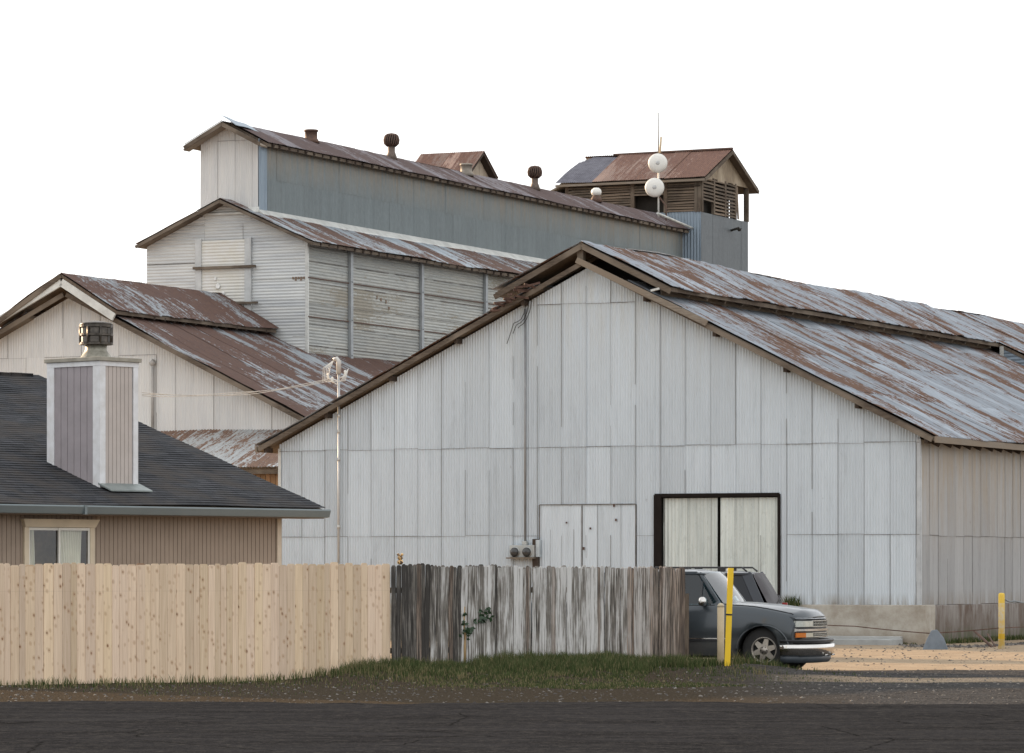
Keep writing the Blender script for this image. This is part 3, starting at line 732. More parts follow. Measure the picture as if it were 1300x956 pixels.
for sd in (1, -1): mb.beam((UC, .0, UP-.02), (UC+sd*((UX1-UX0)/2+.4), .0, UP-.02-usl*((UX1-UX0)/2+.4)), .4, .05)
mb.build('soffit', M['pale_wood'], mill)
mb = MB(uv=True)   # curled loose ridge sheet
rows = []
for i in range(9):
    t = i/8; y = -.28+2.0*t; lf_ = .15*(1-t)**.8+.03
    rows.append([mb.vert((UC+x, y+.1*x, UP+.14-usl*max(0, x)+lf_*(1-.3*x/.5)+.015*sin(t*9+x*8))) for x in (-.02, .1, .25, .4, .55)])
for i in range(8):
    for j in range(4): mb.face((rows[i][j], rows[i][j+1], rows[i+1][j+1], rows[i+1][j]), uv=((0,0),(1,0),(1,1),(0,1)), rn=(.5,.5))
o = mb.build('loose_ridge_sheet', M['blue_galv'], mill); md = o.modifiers.new('s', 'SOLIDIFY'); md.thickness = .015
row_parts('rafter_tail', M['dark_wood'], mill, lambda q: q.beam((UX1-.05, 0, UE+.06), (UX1+.34, 0, UE-.14), .09, .10), [.7+k*.62+random.uniform(-.08,.08) for k in range(60)])
# pale flashing where the upper storey meets the lower roof
zf = MPK+.12-ms*(UX1-MC)
mb = MB(); mb.hexa([(UX1+.02,UY-.05,zf-.05),(UX1+.34,UY-.05,zf-.20),(UX1+.34,ML,zf-.20),(UX1+.02,ML,zf-.05),(UX1+.02,UY-.05,zf+.12),(UX1+.30,UY-.05,zf-.10),(UX1+.30,ML,zf-.10),(UX1+.02,ML,zf+.12)])
mb.build('flashing', M['flash'], mill)
mb = MB()
mb.hexa([(UX0-.1,-.1,zf-.06),(UX1+.05,-.1,zf-.06),(UX1+.05,.29,zf-.02),(UX0-.1,.29,zf-.02),(UX0-.1,-.1,zf+.0),(UX1+.05,-.1,zf+.0),(UX1+.05,.29,zf+.2),(UX0-.1,.29,zf+.2)])
mb.build('flashing', M['flash'], mill)

# ventilators on the mill ridge
def turbine(px, py_c, r, label, stub=False):
    # ridge point under this column
    lo = MF.onX(px, UC+.15); y = lo[0]
    z0 = UP+.14-usl*.15-.08
    e = MF.empty('turbine_vent' if not stub else 'vent_stack', label, 'roof vent', 'round vents along the mill ridge', x=UC+.15, y=y, z=z0)
    if stub:
        mb = MB(); mb.lathe([(r*1.5,0),(r*1.25,.12),(r*1.1,.16),(r*1.1,.40),(r*1.25,.40),(r*1.25,.46),(r*1.05,.47),(r*.9,.30)], 20); mb.build('stack', M['rust_iron'] if px < 450 else plain('pale_rusted_iron', (.34,.30,.25), .7, .2, .2), e)
        return
    mb = MB(); mb.lathe([(r*.95,0),(r*.8,.14),(r*.55,.30),(r*.55,.52)], 20); mb.build('neck', plain('vent_neck', (.20,.15,.12), .7, .2, .3, 5), e)
    mb = MB(); mb.lathe([(r*.60,.50),(r*.95,.60),(r*1.0,.74),(r*.80,.90)], 20, cap=True); mb.build('drum', M['dark_int'], e)
    mb = MB()
    for k in range(20):
        a = 2*pi*k/20; ca, sa = cos(a), sin(a); tw = .5
        mb.tube([(r*.62*ca, r*.62*sa, .50), (r*1.08*cos(a+.12), r*1.08*sin(a+.12), .60), (r*1.16*cos(a+.2), r*1.16*sin(a+.2), .74), (r*1.0*cos(a+.3), r*1.0*sin(a+.3), .88), (r*.6*cos(a+.4), r*.6*sin(a+.4), .95)], .022, 5)
    mb.lathe([(r*.85,.90),(r*.6,.96),(r*.1,.99)], 20)
    mb.build('vanes', M['rust_iron'], e)
turbine(395, 178, .20, 'short rusty vent stack nearest the mill front, on the upper roof', stub=True)
turbine(497, 190, .24, 'rusty turbine vent with ball-shaped cap, left of the small ridge cupola')
turbine(592, 213, .20, 'pale stubby vent stack on the upper roof just in front of the cupola gable', stub=True)
turbine(679, 228, .24, 'rusty turbine vent with ball-shaped cap, between the cupola and the louvred tower')
e = MF.empty('dome_vent', 'small white dome on the mill ridge just left of the louvred tower', 'dome', x=UC+.1, y=MF.onX(757, UC+.1)[0], z=UP+.05)
mb = MB(); mb.lathe([(.26,0),(.2,.18),(.12,.3)], 16); mb.build('base', M['rust_iron'], e)
mb = MB(); mb.lathe([(.10,.26),(.19,.32),(.22,.42),(.19,.52),(.10,.59),(.02,.6)], 16); mb.build('cap', M['white_dish'], e)

# small cupola behind the ridge
CY = 22.0; cx1 = MF.onY(590, CY)[0]; cx0 = MF.onY(534, CY)[0]; ce = MF.onY(590, CY, 215)[1]
cy1 = MF.onX(619, cx1)[0]; cpk = ce + .75
cup = MF.empty('roof_cupola', 'small rusty-roofed cupola with boarded gable poking up behind the mill ridge', 'cupola', x=cx1, y=CY, z=0)
cd = cy1-CY
mb = MB(uv=True)
mb.box(cx0-cx1, 0, 0, .03, 12, ce); mb.box(cx0-cx1, 0, cd-.03, cd, 12, ce); mb.box(cx0-cx1-.03, cx0-cx1, 0, cd, 12, ce)
mb.build('walls', M['board_w'], cup)
mb = MB(uv=True)
for k in range(5):
    y0, y1 = cd*k/5+.01, cd*(k+1)/5-.01
    zt = lambda y: ce + .75*(1-abs(y-cd/2)/(cd/2))
    hexp = [(0,y0,ce-.18),(.04,y0,ce-.18),(.04,y1,ce-.18),(0,y1,ce-.18),(0,y0,zt(y0)),(.04,y0,zt(y0)),(.04,y1,zt(y1)),(0,y1,zt(y1))]
    mb.hexa(hexp)
mb.build('gable_boards', plain('pale_gable_boards', (.50,.42,.32), .8, 0, .15, 3), cup)
mb = MB()
mb.box(-.03, .02, cd*.15, cd*.9, ce-.7, ce-.2); mb.build('opening', M['dark_int'], cup)
s2 = .75/(cd/2); ln = sqrt(1+s2*s2)
for sd in (1, -1):
    mb = MB(uv=True); ov = .3; x0 = cx0-cx1-.5; L_ = (cd/2+ov)*ln
    # slope facing -y: U=+x, V=up-slope (0,1,s2): N = (0,-s2,1)
    if sd == 1: O = (x0, -ov, cpk-s2*(cd/2+ov)+.05); U = (1,0,0); V = (0,1,s2)
    else: O = (.35, cd+ov, cpk-s2*(cd/2+ov)+.05); U = (-1,0,0); V = (0,-1,s2)
    corr(mb, O, U, V, [(0,0),(.35-x0,0)], [(0,L_),(.35-x0,L_)], 0, .35-x0, pitch=.09, amp=.012, sheet=.66)
    o = mb.build('roof_slope', M['tower_roof'], cup)
    md = MB(); a_, b_ = (-ov, cpk-s2*(cd/2+ov)-.02), (cd/2, cpk-.02)
    if sd == -1: a_, b_ = (cd/2, cpk-.02), (cd+ov, cpk-s2*(cd/2+ov)-.02)
    md.hexa([(x0,a_[0],a_[1]-.08),(.33,a_[0],a_[1]-.08),(.33,b_[0],b_[1]-.08),(x0,b_[0],b_[1]-.08),(x0,a_[0],a_[1]),(.33,a_[0],a_[1]),(.33,b_[0],b_[1]),(x0,b_[0],b_[1])])
    md.build('roof_deck', M['dark_wood'], o)

# ------------------------------------------------------------------ louvred tower
TY = 37.95; TX0, TX1 = -7.39, -1.17; TD = 5.45; TE, TLOW = 18.45, 16.95
tw = MF.empty('louvred_tower', 'tower with weathered wooden louvres under a rusty gable roof, above blue-grey metal walls', 'tower', x=TX0, y=TY, z=0)
TW = TX1-TX0; tpk = 19.72
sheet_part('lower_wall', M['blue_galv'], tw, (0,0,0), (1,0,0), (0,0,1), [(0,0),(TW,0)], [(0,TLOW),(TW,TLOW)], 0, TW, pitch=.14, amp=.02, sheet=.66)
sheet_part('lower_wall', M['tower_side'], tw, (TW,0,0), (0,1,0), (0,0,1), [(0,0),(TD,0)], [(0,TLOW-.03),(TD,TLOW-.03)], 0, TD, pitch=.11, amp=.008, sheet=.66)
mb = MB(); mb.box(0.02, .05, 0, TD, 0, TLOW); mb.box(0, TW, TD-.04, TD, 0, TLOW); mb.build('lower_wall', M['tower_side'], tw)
mb = MB(); mb.box(.1, TW-.1, .1, TD-.1, TLOW-.12, TLOW-.04); mb.build('floor', M['dark_wood'], tw)
# posts
px_f = [0.0, 1.55, 3.35, 4.95+.1, TW-.16]
fx = [MF.onY(p, TY)[0]-TX0 for p in (718, 760, 801, 843, 882)]
for x in fx + [TW-.16]:
    mb = MB(); mb.box(x, x+.16, -.05, .08, TLOW-.02, TE); mb.build('post', M['old_wood'], tw)
yy = [0.02, 1.35, 2.65, 3.85, TD-.14]
for y in yy[:-1] + [TD-.14]:
    mb = MB(); mb.box(TW-.08, TW+.05, y, y+.13, TLOW-.02, TE if y > .5 else TE-.0); mb.build('post', M['old_wood'], tw)
for x in (0, TW*.5, TW-.16):
    mb = MB(); mb.box(x, x+.14, TD-.12, TD, TLOW, TE); mb.build('post', M['old_wood'], tw)
# louvre panels
def louvre(mbx, a, b, z0, z1, axis, gap=.125, miss=()):
    z = z0; k = 0
    while z < z1-.06:
        if k not in miss:
            s1 = random.uniform(-.02, .02); s2_ = random.uniform(-.02, .02)
            if axis == 'x':
                mbx.hexa([(a,-.05,z+s1),(b,-.05,z+s2_),(b,.03,z+.07+s2_),(a,.03,z+.07+s1),(a,-.05,z+.035+s1),(b,-.05,z+.035+s2_),(b,.03,z+.105+s2_),(a,.03,z+.105+s1)])
            else:
                x = TW
                mbx.hexa([(x+.05,a,z+s1),(x+.05,b,z+s2_),(x-.03,b,z+.07+s2_),(x-.03,a,z+.07+s1),(x+.05,a,z+.035+s1),(x+.05,b,z+.035+s2_),(x-.03,b,z+.105+s2_),(x-.03,a,z+.105+s1)])
        z += gap; k += 1
for i in range(4):
    a, b_ = fx[i]+.14, fx[i+1]+.02
    mb = MB(uv=True); z0 = TLOW
    if i == 2: z0 = 17.72
    louvre(mb, a, b_, z0, TE, 'x', gap=.115)
    mb.build('louvre', M['board_w'], tw)
mb = MB(uv=True); louvre(mb, fx[4]+.14, TW-.1, TLOW, TE, 'x', gap=.115); mb.build('louvre', M['board_w'], tw)
mb = MB(); mb.box(fx[3]+.1, TW, -.09, -.055, 18.0, 18.07); mb.build('rail', M['dark_wood'], tw)
for i in range(4):
    mb = MB(uv=True)
    if i == 0: louvre(mb, yy[0]+.1, yy[1], TLOW+.48, TE, 'y', gap=.15)
    elif i == 1: louvre(mb, yy[1]+.1, yy[2], TLOW, TE, 'y', gap=.15)
    elif i == 2: louvre(mb, yy[2]+.1, yy[3], TLOW, TE, 'y', gap=.15)
    else: mb.hexa([(TW-.01,yy[3]+.35,TLOW),(TW+.03,yy[3]+.35,TLOW),(TW+.03,yy[3]+.47,TLOW),(TW-.01,yy[3]+.47,TLOW),(TW-.01,yy[3]+.15,TE-.1),(TW+.03,yy[3]+.15,TE-.1),(TW+.03,yy[3]+.3,TE-.1),(TW-.01,yy[3]+.3,TE-.1)])
    mb.build('louvre', M['board_w'], tw)
# added dark panels standing in for the shade inside the belfry, with the rear side open to the sky at the right corner
mb = MB(); mb.box(.2, TW-.3, .5, .55, TLOW, TE+.1); mb.box(TW-.34, TW-.30, .1, yy[3]+.1, TLOW, TE+.1); mb.box(TW-.52, TW-.48, yy[3]+.75, TD-.1, TLOW+.0, TE+.1); mb.box(TW-.52, TW-.48, yy[3]+.1, yy[3]+.75, TLOW+.85, TE+.1); mb.build('added_dark_panel', M['dark_int'], tw)
mb = MB(uv=True)
for z in [TLOW+.14*k for k in range(11)]: mb.box(-.03, .03, 0, TD, z, z+.09)
mb.build('louvre', M['board_w'], tw)
# gable triangle
mb = MB(uv=True); nb = 9
gz = lambda y: TE + (tpk-TE-.1)*(1-abs(y-TD/2)/(TD/2))
for k in range(nb):
    y0, y1 = TD*k/nb+.01, TD*(k+1)/nb-.005; zb = TE-.02 + random.uniform(-.12, .02)
    mb.hexa([(TW-.02,y0,zb),(TW+.02,y0,zb),(TW+.02,y1,zb),(TW-.02,y1,zb),(TW-.02,y0,gz(y0)),(TW+.02,y0,gz(y0)),(TW+.02,y1,gz(y1)),(TW-.02,y1,gz(y1))])
mb.build('gable_boards', wood('gable_boards', (.34,.27,.19), (.20,.16,.12), (.42,.35,.26), axis=2), tw)
s2 = (tpk-TE)/(TD/2); ln = sqrt(1+s2*s2); ov = .38; x0, x1 = -.35, TW+.35
for sd in (1, -1):
    mb = MB(uv=True); L_ = (TD/2+ov)*ln
    if sd == 1: O = (x0, -ov, tpk-s2*(TD/2+ov)+.08); U = (1,0,0); V = (0,1,s2)
    else: O = (x1, TD+ov, tpk-s2*(TD/2+ov)+.08); U = (-1,0,0); V = (0,-1,s2)
    tp = [(0,0.9*L_),(1.2,L_),(x1-x0,L_)] if sd == 1 else [(0,L_),(x1-x0,L_)]
    corr(mb, O, U, V, [(0,0),(x1-x0,0)], tp, 1.7 if sd == 1 else 0, x1-x0, pitch=.1, amp=.012, sheet=.72, off=.02, warp=roofwarp(41, .02), vstep=.8)
    o = mb.build('roof_slope', M['tower_roof'], tw)
    if sd == 1:
        mb = MB(uv=True); corr(mb, O, U, V, [(0,0),(1.75,0)], [(0,.80*L_),(.5,L_),(1.75,.93*L_)], 0, 1.75, pitch=.1, amp=.012, sheet=.72, warp=roofwarp(43, .04), vstep=.6)
        mb.build('roof_patch', plain('slate_coloured_metal', (.105,.10,.125), .5, .3, .15), tw)
    md = MB(); a_, b_ = (-ov, tpk-s2*(TD/2+ov)-.0), (TD/2, tpk-.0)
    if sd == -1: a_, b_ = (TD/2, tpk), (TD+ov, tpk-s2*(TD/2+ov))
    xs = x0+.15 if sd == -1 else x0+.15
    md.hexa([(xs,a_[0]+.02,a_[1]-.09),(x1-.03,a_[0]+.02,a_[1]-.09),(x1-.03,b_[0],b_[1]-.09),(xs,b_[0],b_[1]-.09),(xs,a_[0]+.02,a_[1]),(x1-.03,a_[0]+.02,a_[1]),(x1-.03,b_[0],b_[1]),(xs,b_[0],b_[1])])
    md.build('roof_deck', M['old_wood'], o)
mb = MB()
for sd in (1, -1):
    mb.beam((x1-.0, TD/2, tpk-.04), (x1-.0, TD/2-sd*(TD/2+ov), tpk-.04-s2*(TD/2+ov)), .05, .14)
mb.build('rake_board', M['old_wood_x'], tw)
mb = MB(); mb.beam((x0+1.4, TD/2, tpk+.1), (x1, TD/2, tpk+.13), .16, .07); mb.build('ridge_cap', M['rust_iron'], tw)
mb = MB(); mb.beam((x0, -ov+.03, tpk-s2*(TD/2+ov)-.03), (x1, -ov+.03, tpk-s2*(TD/2+ov)-.03), .05, .09); mb.build('eave_board', M['pale_wood'], tw)
mb = MB(); mb.tube([(TW+.02, TD*.62, TLOW-.55), (TW+.4, TD*.62, TLOW-.45)], .05, 8); mb.lathe([(.05,0),(.12,.12)], 10, (TW+.4, TD*.62, TLOW-.6)); mb.build('lamp_arm', M['dark_int'], tw)
# lean-to at the left of the tower
mb = MB(uv=True); mb.box(-1.0, 0, .1, 2.5, 15, 17.9); mb.build('side_bay', M['blue_galv'], tw)
mb = MB(); mb.hexa([(-1.3,-.1,17.75),(0.05,-.1,18.35),(0.05,2.7,18.35),(-1.3,2.7,17.75),(-1.3,-.1,17.83),(0.05,-.1,18.43),(0.05,2.7,18.43),(-1.3,2.7,17.83)]); mb.build('side_bay_roof', M['pale_wood'], tw)

# antenna mast with two dishes, standing in front of the tower
ay = TY-1.2; ax = MF.onY(836, ay)[0]
def az(py): return MF.onY(836, ay, py)[1]
am = MF.empty('antenna_mast', 'thin pale antenna mast in front of the louvred tower', 'mast', x=ax, y=ay, z=0)
mb = MB(); mb.tube([(0,0,az(276)),(0,0,az(197))], .04, 8); mb.build('pole', M['white_dish'], am)
mb = MB(); mb.tube([(0,0,az(200)),(-.02,0,az(143))], .026, 6); mb.build('thin_aerial', plain('grey_aerial', (.30,.29,.27), .6), am)
mb = MB(); mb.tube([(.06,0,az(194)),(.12,0,az(174))], .05, 8); mb.build('whip', plain('tan_radome', (.72,.58,.40), .5), am)
mb = MB(); mb.tube([(.03,.0,az(250)),(.35,.0,az(262)),(.35,0,az(290))], .035, 6); mb.build('bracket', M['rust_iron'], am)
for (px, py, lab) in ((835, 207, 'upper of the two round white dish antennas on the mast at the tower roof'), (831, 238, 'lower of the two round white dish antennas, in front of the dark louvre opening')):
    x, z = MF.onY(px, ay-.25, py)
    e = MF.empty('dish_antenna', lab, 'antenna', 'round white dish antennas', x=x, y=ay-.25, z=z)
    e.rotation_euler = (0, 0, MF.a + R(20))
    r = .40
    mb = MB(); mb.lathe([(r*.98,.06),(r,.0),(r*.97,-.04),(r*.7,-.10),(r*.3,-.13),(r*.02,-.135)], 32, axis='y'); mb.build('radome', M['white_dish'], e)
    mb = MB(); mb.lathe([(r*.22,-.134),(r*.18,-.15),(.005,-.152)], 20, axis='y'); mb.lathe([(r*1.02,.065),(r*1.02,.02),(r*.99,.0)], 32, axis='y', cap=False); mb.build('rim', plain('dish_rim', (.62,.62,.60), .5), e)
    mb = MB(); mb.box(-.06,.06,.06,.25,-.08,.08); mb.build('mount', M['rust_iron'], e)

# gutter bit at the end of the upper roof
mb = MB(); mb.tube([(UX1+.5, 34.0, UE+.35), (UX1+.45, 38.6, UE+.0)], .05, 8); mb.build('drain_pipe', M['flash'], mill)

# ------------------------------------------------------------------ left barn
LF = Frame(93, 120.8, -TH)
lb = LF.empty('left_barn', 'cream corrugated barn with a rust-brown stepped roof, behind the dark shingled house', 'barn')
LP, LS, LH = 10.19, .485, 9.6
sheet_part('front_wall', M['left_wall'], lb, (-LH,0,0), (1,0,0), (0,0,1), [(0,2.0),(2*LH,2.0)], [(0,LP-LS*LH),(LH,LP),(2*LH,LP-LS*LH)], 0, 2*LH, pitch=.09, amp=.010, sheet=.66, laps=(5.95, 8.3), lapjit=.008, seams=True, seamw=.010, frac=.55)
sheet_part('side_wall', M['left_wall'], lb, (LH,0,0), (0,1,0), (0,0,1), [(0,0),(26,0)], [(0,LP-LS*LH),(26,LP-LS*LH)], 0, 26, pitch=.2, amp=.01)
LZ = LP+.13
for sd in (1, -1):
    slope_part('roof_slope', M['left_roof'], lb, sd, 0, 1.4, LH+.5, LZ, LS, -.5, 21, pitch=.1, amp=.014, warp=roofwarp(51+sd, .04), laps=(2.8, 5.6), jit=.05)
LMZ = 10.84; lms = .60
for sd in (1, -1):
    slope_part('upper_roof_slope', M['left_roof'], lb, sd, 0, 0, 2.02 if sd > 0 else 2.45, LMZ, lms, -.75, 9.5, pitch=.1, amp=.014, warp=roofwarp(55+sd, .05, 1.4), jit=.06, vstep=.5)
# pale fascia and soffit under the raised roof
mb = MB()
mb.beam((0, -.68, LMZ-.30), (1.85, -.68, LMZ-.30-lms*1.85), .08, .24); mb.beam((0, -.68, LMZ-.30), (-2.6, -.68, LMZ-.30-LS*2.6), .08, .2)
mb.build('fascia', M['flash'], lb)
mb = MB()
for sd in (1, -1): mb.beam((sd*.05, -.5, LZ-.14), (sd*(LH+.4), -.5, LZ-.14-LS*(LH+.35)), .05, .14)
mb.beam((0, -.74, LMZ-.10), (-2.35, -.74, LMZ-.10-lms*2.35), .05, .14)
mb.build('rake_board', M['old_wood_x'], lb)
mb = MB(); mb.box(1.55, 1.6, -.3, 9.5, LZ-LS*1.6, LMZ-lms*1.6-.1); mb.box(-1.6, -1.55, -.3, 9.5, LZ-LS*1.6, LMZ-lms*1.6-.1);  mb.build('vent_side_boards', M['old_wood'], lb)
row_parts('rafter_tail', M['dark_wood'], lb, lambda q: q.box(1.75, 1.95, 0, .08, LMZ-lms*1.95-.2, LMZ-lms*1.95-.1), [.2+k*.66 for k in range(14)])
# thin vent pipe on the wall
mb = MB(); mb.tube([(2.83,-.07,6.0),(2.83,-.07,8.0)], .05, 8); mb.tube([(2.78,-.07,8.0),(2.9,-.07,8.1)], .09, 8); mb.build('wall_pipe', plain('wall_pipe', (.45,.43,.40), .6), lb)
# lean-to in front
sheet_part('lean_to_roof', metal('lean_to_metal', (.50,.52,.52), (.38,.38,.37), rust=(.12,.065,.045), rust2=(.22,.135,.09), amount=.30, big=.4, metallic=.3, strk=1.2, seed=61), lb,
           (3.0,-3.4,4.75), (1,0,0), (0,3.4,1.22), [(0,0),(7,0)], [(0,3.6),(7,3.6)], 0, 7, pitch=.10, amp=.014, sheet=.7, warp=roofwarp(61, .03), vstep=.7)
mb = MB(); mb.box(3.1, 10, -3.3, -3.25, 4.55, 4.68); mb.beam((3.0,-3.4,4.68),(3.0,0,5.90),.05,.1); mb.build('lean_to_rafter', M['old_wood_x'], lb)
mb = MB(uv=True)
for k in range(40):
    mb.box(3.3+k*.165, 3.3+k*.165+.15, -3.2, -3.17, .5, 4.55)
mb.build('lean_to_wall', wood('brown_boards', (.24,.13,.06), (.13,.07,.04), (.3,.18,.09), axis=2, rnd=True), lb)
mb = MB(); mb.hexa([(3.0-3.2,-3.4,4.2),(3.0,-3.4,4.7),(3.0,0,5.9),(-.2,0,5.4),(3.0-3.2,-3.4,4.26),(3.0,-3.4,4.76),(3.0,0,5.96),(-.2,0,5.46)]); mb.build('pale_panel', plain('pale_panel', (.62,.62,.60), .6, .1), lb)

# ------------------------------------------------------------------ house
HF = Frame(355, 75.0, 49.1)
hs_ = HF.empty('house', 'low tan house with dark shingle roof and grey gutter, showing above the new fence', 'house')
m = M['siding'] = plain('tan_grooved_siding', (.33,.255,.195), .8, 0, .06, 1.5, bump=.003)
mb = MB()
HLn = 14.0; gw = .108
for k in range(int(HLn/gw)):
    a = -gw*k; x0_, x1_ = a-gw, a-.012
    wx0, wx1 = -6.43, -4.93
    segs = [(0, 2.95)]
    if x1_ > wx0 and x0_ < wx1: segs = [(0, 1.2), (2.55, 2.95)]
    for z0, z1 in segs: mb.box(x0_, x1_, 0, .02, z0, z1)
mb.build('front_wall', M['siding'], hs_)
mb = MB(); mb.box(-HLn, 0, .021, .1, 0, 1.2); mb.box(-HLn, -6.43, .021, .1, 1.2, 2.95); mb.box(-4.93, 0, .021, .1, 1.2, 2.95); mb.box(-6.43, -4.93, .021, .1, 2.55, 2.95)
mb.box(-.1, -.0, .1, 14.2, 0, 2.95); mb.box(-HLn, 0, 14.1, 14.2, 0, 2.95); mb.box(-HLn, -HLn+.1, .1, 14.1, 0, 2.95)
mb.build('wall_core', plain('groove_shadow_paint', (.20,.15,.12), .9), hs_)
mb = MB(); mb.hexa([(-.09,0.1,2.95),(0,.1,2.95),(0,14,2.95),(-.09,14,2.95),(-.09,7.0,5.3),(0,7.0,5.3),(0,7.2,5.3),(-.09,7.2,5.3)]); mb.build('gable_wall', M['siding'], hs_)
mb = MB(); mb.box(-.09, .025, -.03, -.005, 0, 2.95); mb.box(.0, .025, -.005, .12, 0, 2.95); mb.build('corner_trim', plain('cream_trim', (.62,.52,.40), .7, 0, .08), hs_)
# roof: real shingle courses
m, n, l, b = newmat('shingles'); g = G(m)
u, v = g.uv()
br = n.new('ShaderNodeTexBrick'); l.new(g.comb(u, v, 0), br.inputs['Vector'])
br.inputs['Scale'].default_value = 1; br.inputs['Brick Width'].default_value = .30; br.inputs['Row Height'].default_value = .14
br.inputs['Mortar Size'].default_value = .008; br.inputs['Bias'].default_value = -.1; br.offset = .5
br.inputs['Color1'].default_value = (.030,.032,.036,1); br.inputs['Color2'].default_value = (.060,.062,.068,1); br.inputs['Mortar'].default_value = (.012,.012,.013,1)
vec, xyz = g.obj(); f = g.noise(vec, 1.2, 5, .6); f2 = g.noise(vec, 60, 2, .6)
c = g.mix(g.ramp(f, .45, .65), br.outputs['Color'], (.052,.046,.042)); c = g.mix(g.math('MULTIPLY', g.ramp(f2, .55, .75), .5), c, (.10,.10,.105))
l.new(c, b.inputs['Base Color']); b.inputs['Roughness'].default_value = .9; b.inputs['Specular IOR Level'].default_value = .15; g.bump(f2, .5, .006, b)
hsl = (5.72-2.93)/(7.6+.5); RY = 7.6; RZ = 5.72
ln = sqrt(1+hsl*hsl); crs = .14; nc = int((RY+.5)*ln/crs)
def roof_pt(x, s, lift): # s = distance up the slope from the eave
    return (x, -.5+s/ln, 2.93+s*hsl/ln+lift)
mb = MB(uv=True)
xs = [-HLn-.5+.15*i for i in range(int((HLn+1.24)/.15)+1)]; xs[-1] = .74
for c_ in range(nc+1):
    s0, s1 = c_*crs, min((c_+1)*crs+.01, (RY+.5)*ln)
    rowv = []
    for x in xs:
        j = noise.noise(Vector((x*1.3, c_*.37, 1)))*.008
        sag = noise.noise(Vector((x*.25, c_*.06, 5)))*.05
        rowv.append((mb.vert(roof_pt(x, s0, .011+sag+j)), mb.vert(roof_pt(x, s0-.002, .002+sag)), mb.vert(roof_pt(x, s1, .002+sag))))
    r = random.random()
    for i in range(len(xs)-1):
        a, b_ = rowv[i], rowv[i+1]
        ua, ub = xs[i]+r*.3, xs[i+1]+r*.3
        mb.face((a[0], b_[0], b_[2], a[2]), uv=((ua,s0),(ub,s0),(ub,s1),(ua,s1)), rn=(r,r))
        mb.face((a[1], b_[1], b_[0], a[0]), uv=((ua,s0),(ub,s0),(ub,s0),(ua,s0)), rn=(r,r))
rf = mb.build('roof', MATS['shingles'], hs_)
mb = MB(uv=True)
mb.hexa([(-HLn-.5,-.5,2.80),(.72,-.5,2.80),(.72,RY,RZ-.12),(-HLn-.5,RY,RZ-.12),(-HLn-.5,-.5,2.89),(.72,-.5,2.89),(.72,RY,RZ-.045),(-HLn-.5,RY,RZ-.045)])
mb.hexa([(-HLn-.5,RY,RZ-.12),(.72,RY,RZ-.12),(.72,2*RY+.5,2.80),(-HLn-.5,2*RY+.5,2.80),(-HLn-.5,RY,RZ),(.72,RY,RZ),(.72,2*RY+.5,2.95),(-HLn-.5,2*RY+.5,2.95)])
mb.build('roof_deck', M['pale_wood'], rf)
mb = MB(); 
for i in range(50): mb.box(-HLn-.5+i*.30, -HLn-.5+i*.30+.285, RY-.13, RY+.13, RZ-.03, RZ+.035+random.uniform(-.004,.004))
mb.build('ridge_cap', MATS['shingles'], rf)
gm = plain('gutter_grey', (.17,.20,.205), .4, .2, .05, 1.2)
mb = MB()
gp = [(-.5,2.90),(-.61,2.905),(-.625,2.88),(-.60,2.80),(-.585,2.755),(-.5,2.745)]
rings = []
for x in (-HLn-.5, -7.0, -3.0, .76):
    zz = 0
    rings.append([mb.vert((x, y, z+zz)) for y, z in gp])
for i in range(3):
    for j in range(len(gp)-1): mb.face((rings[i][j], rings[i][j+1], rings[i+1][j+1], rings[i+1][j]))
mb.face(rings[0]); mb.face(rings[-1][::-1])
mb.box(-5.62, -5.56, -.632, -.5, 2.743, 2.91)
mb.build('gutter', gm, hs_, fixn=True)
mb = MB(); mb.box(-HLn, .70, -.5, 0, 2.73, 2.75); mb.build('soffit', plain('soffit_brown', (.22,.16,.12), .8), hs_)
# window
wt = plain('cream_window_trim', (.66,.55,.40), .6, 0, .06)
mb = MB()
for k in range(1): pass
mb.hexa([(-6.53,-.07,2.515),(-4.83,-.07,2.515),(-4.83,0,2.515),(-6.53,0,2.515),(-6.60,-.11,2.66),(-4.76,-.11,2.66),(-4.76,0,2.66),(-6.60,0,2.66)])
mb.box(-6.53, -6.42, -.045, 0, 1.1, 2.513); mb.box(-4.94, -4.83, -.045, 0, 1.1, 2.513); mb.box(-6.55, -4.81, -.05, 0, 1.02, 1.098)
win = mb.build('window', wt, hs_)
mb = MB()
for (a, b_) in ((-6.42, -5.66), (-5.70, -4.94)):
    d = 0 if a < -6 else -.012
    mb.box(a, a+.04, d-.02, .0+d, 1.1, 2.51); mb.box(b_-.04, b_, d-.02, d, 1.1, 2.51); mb.box(a+.04, b_-.04, d-.02, d, 2.46, 2.51); mb.box(a+.04, b_-.04, d-.02, d, 1.1, 1.15)
mb.build('frame', plain('white_window_frame', (.78,.75,.68), .5, 0, .05), win)
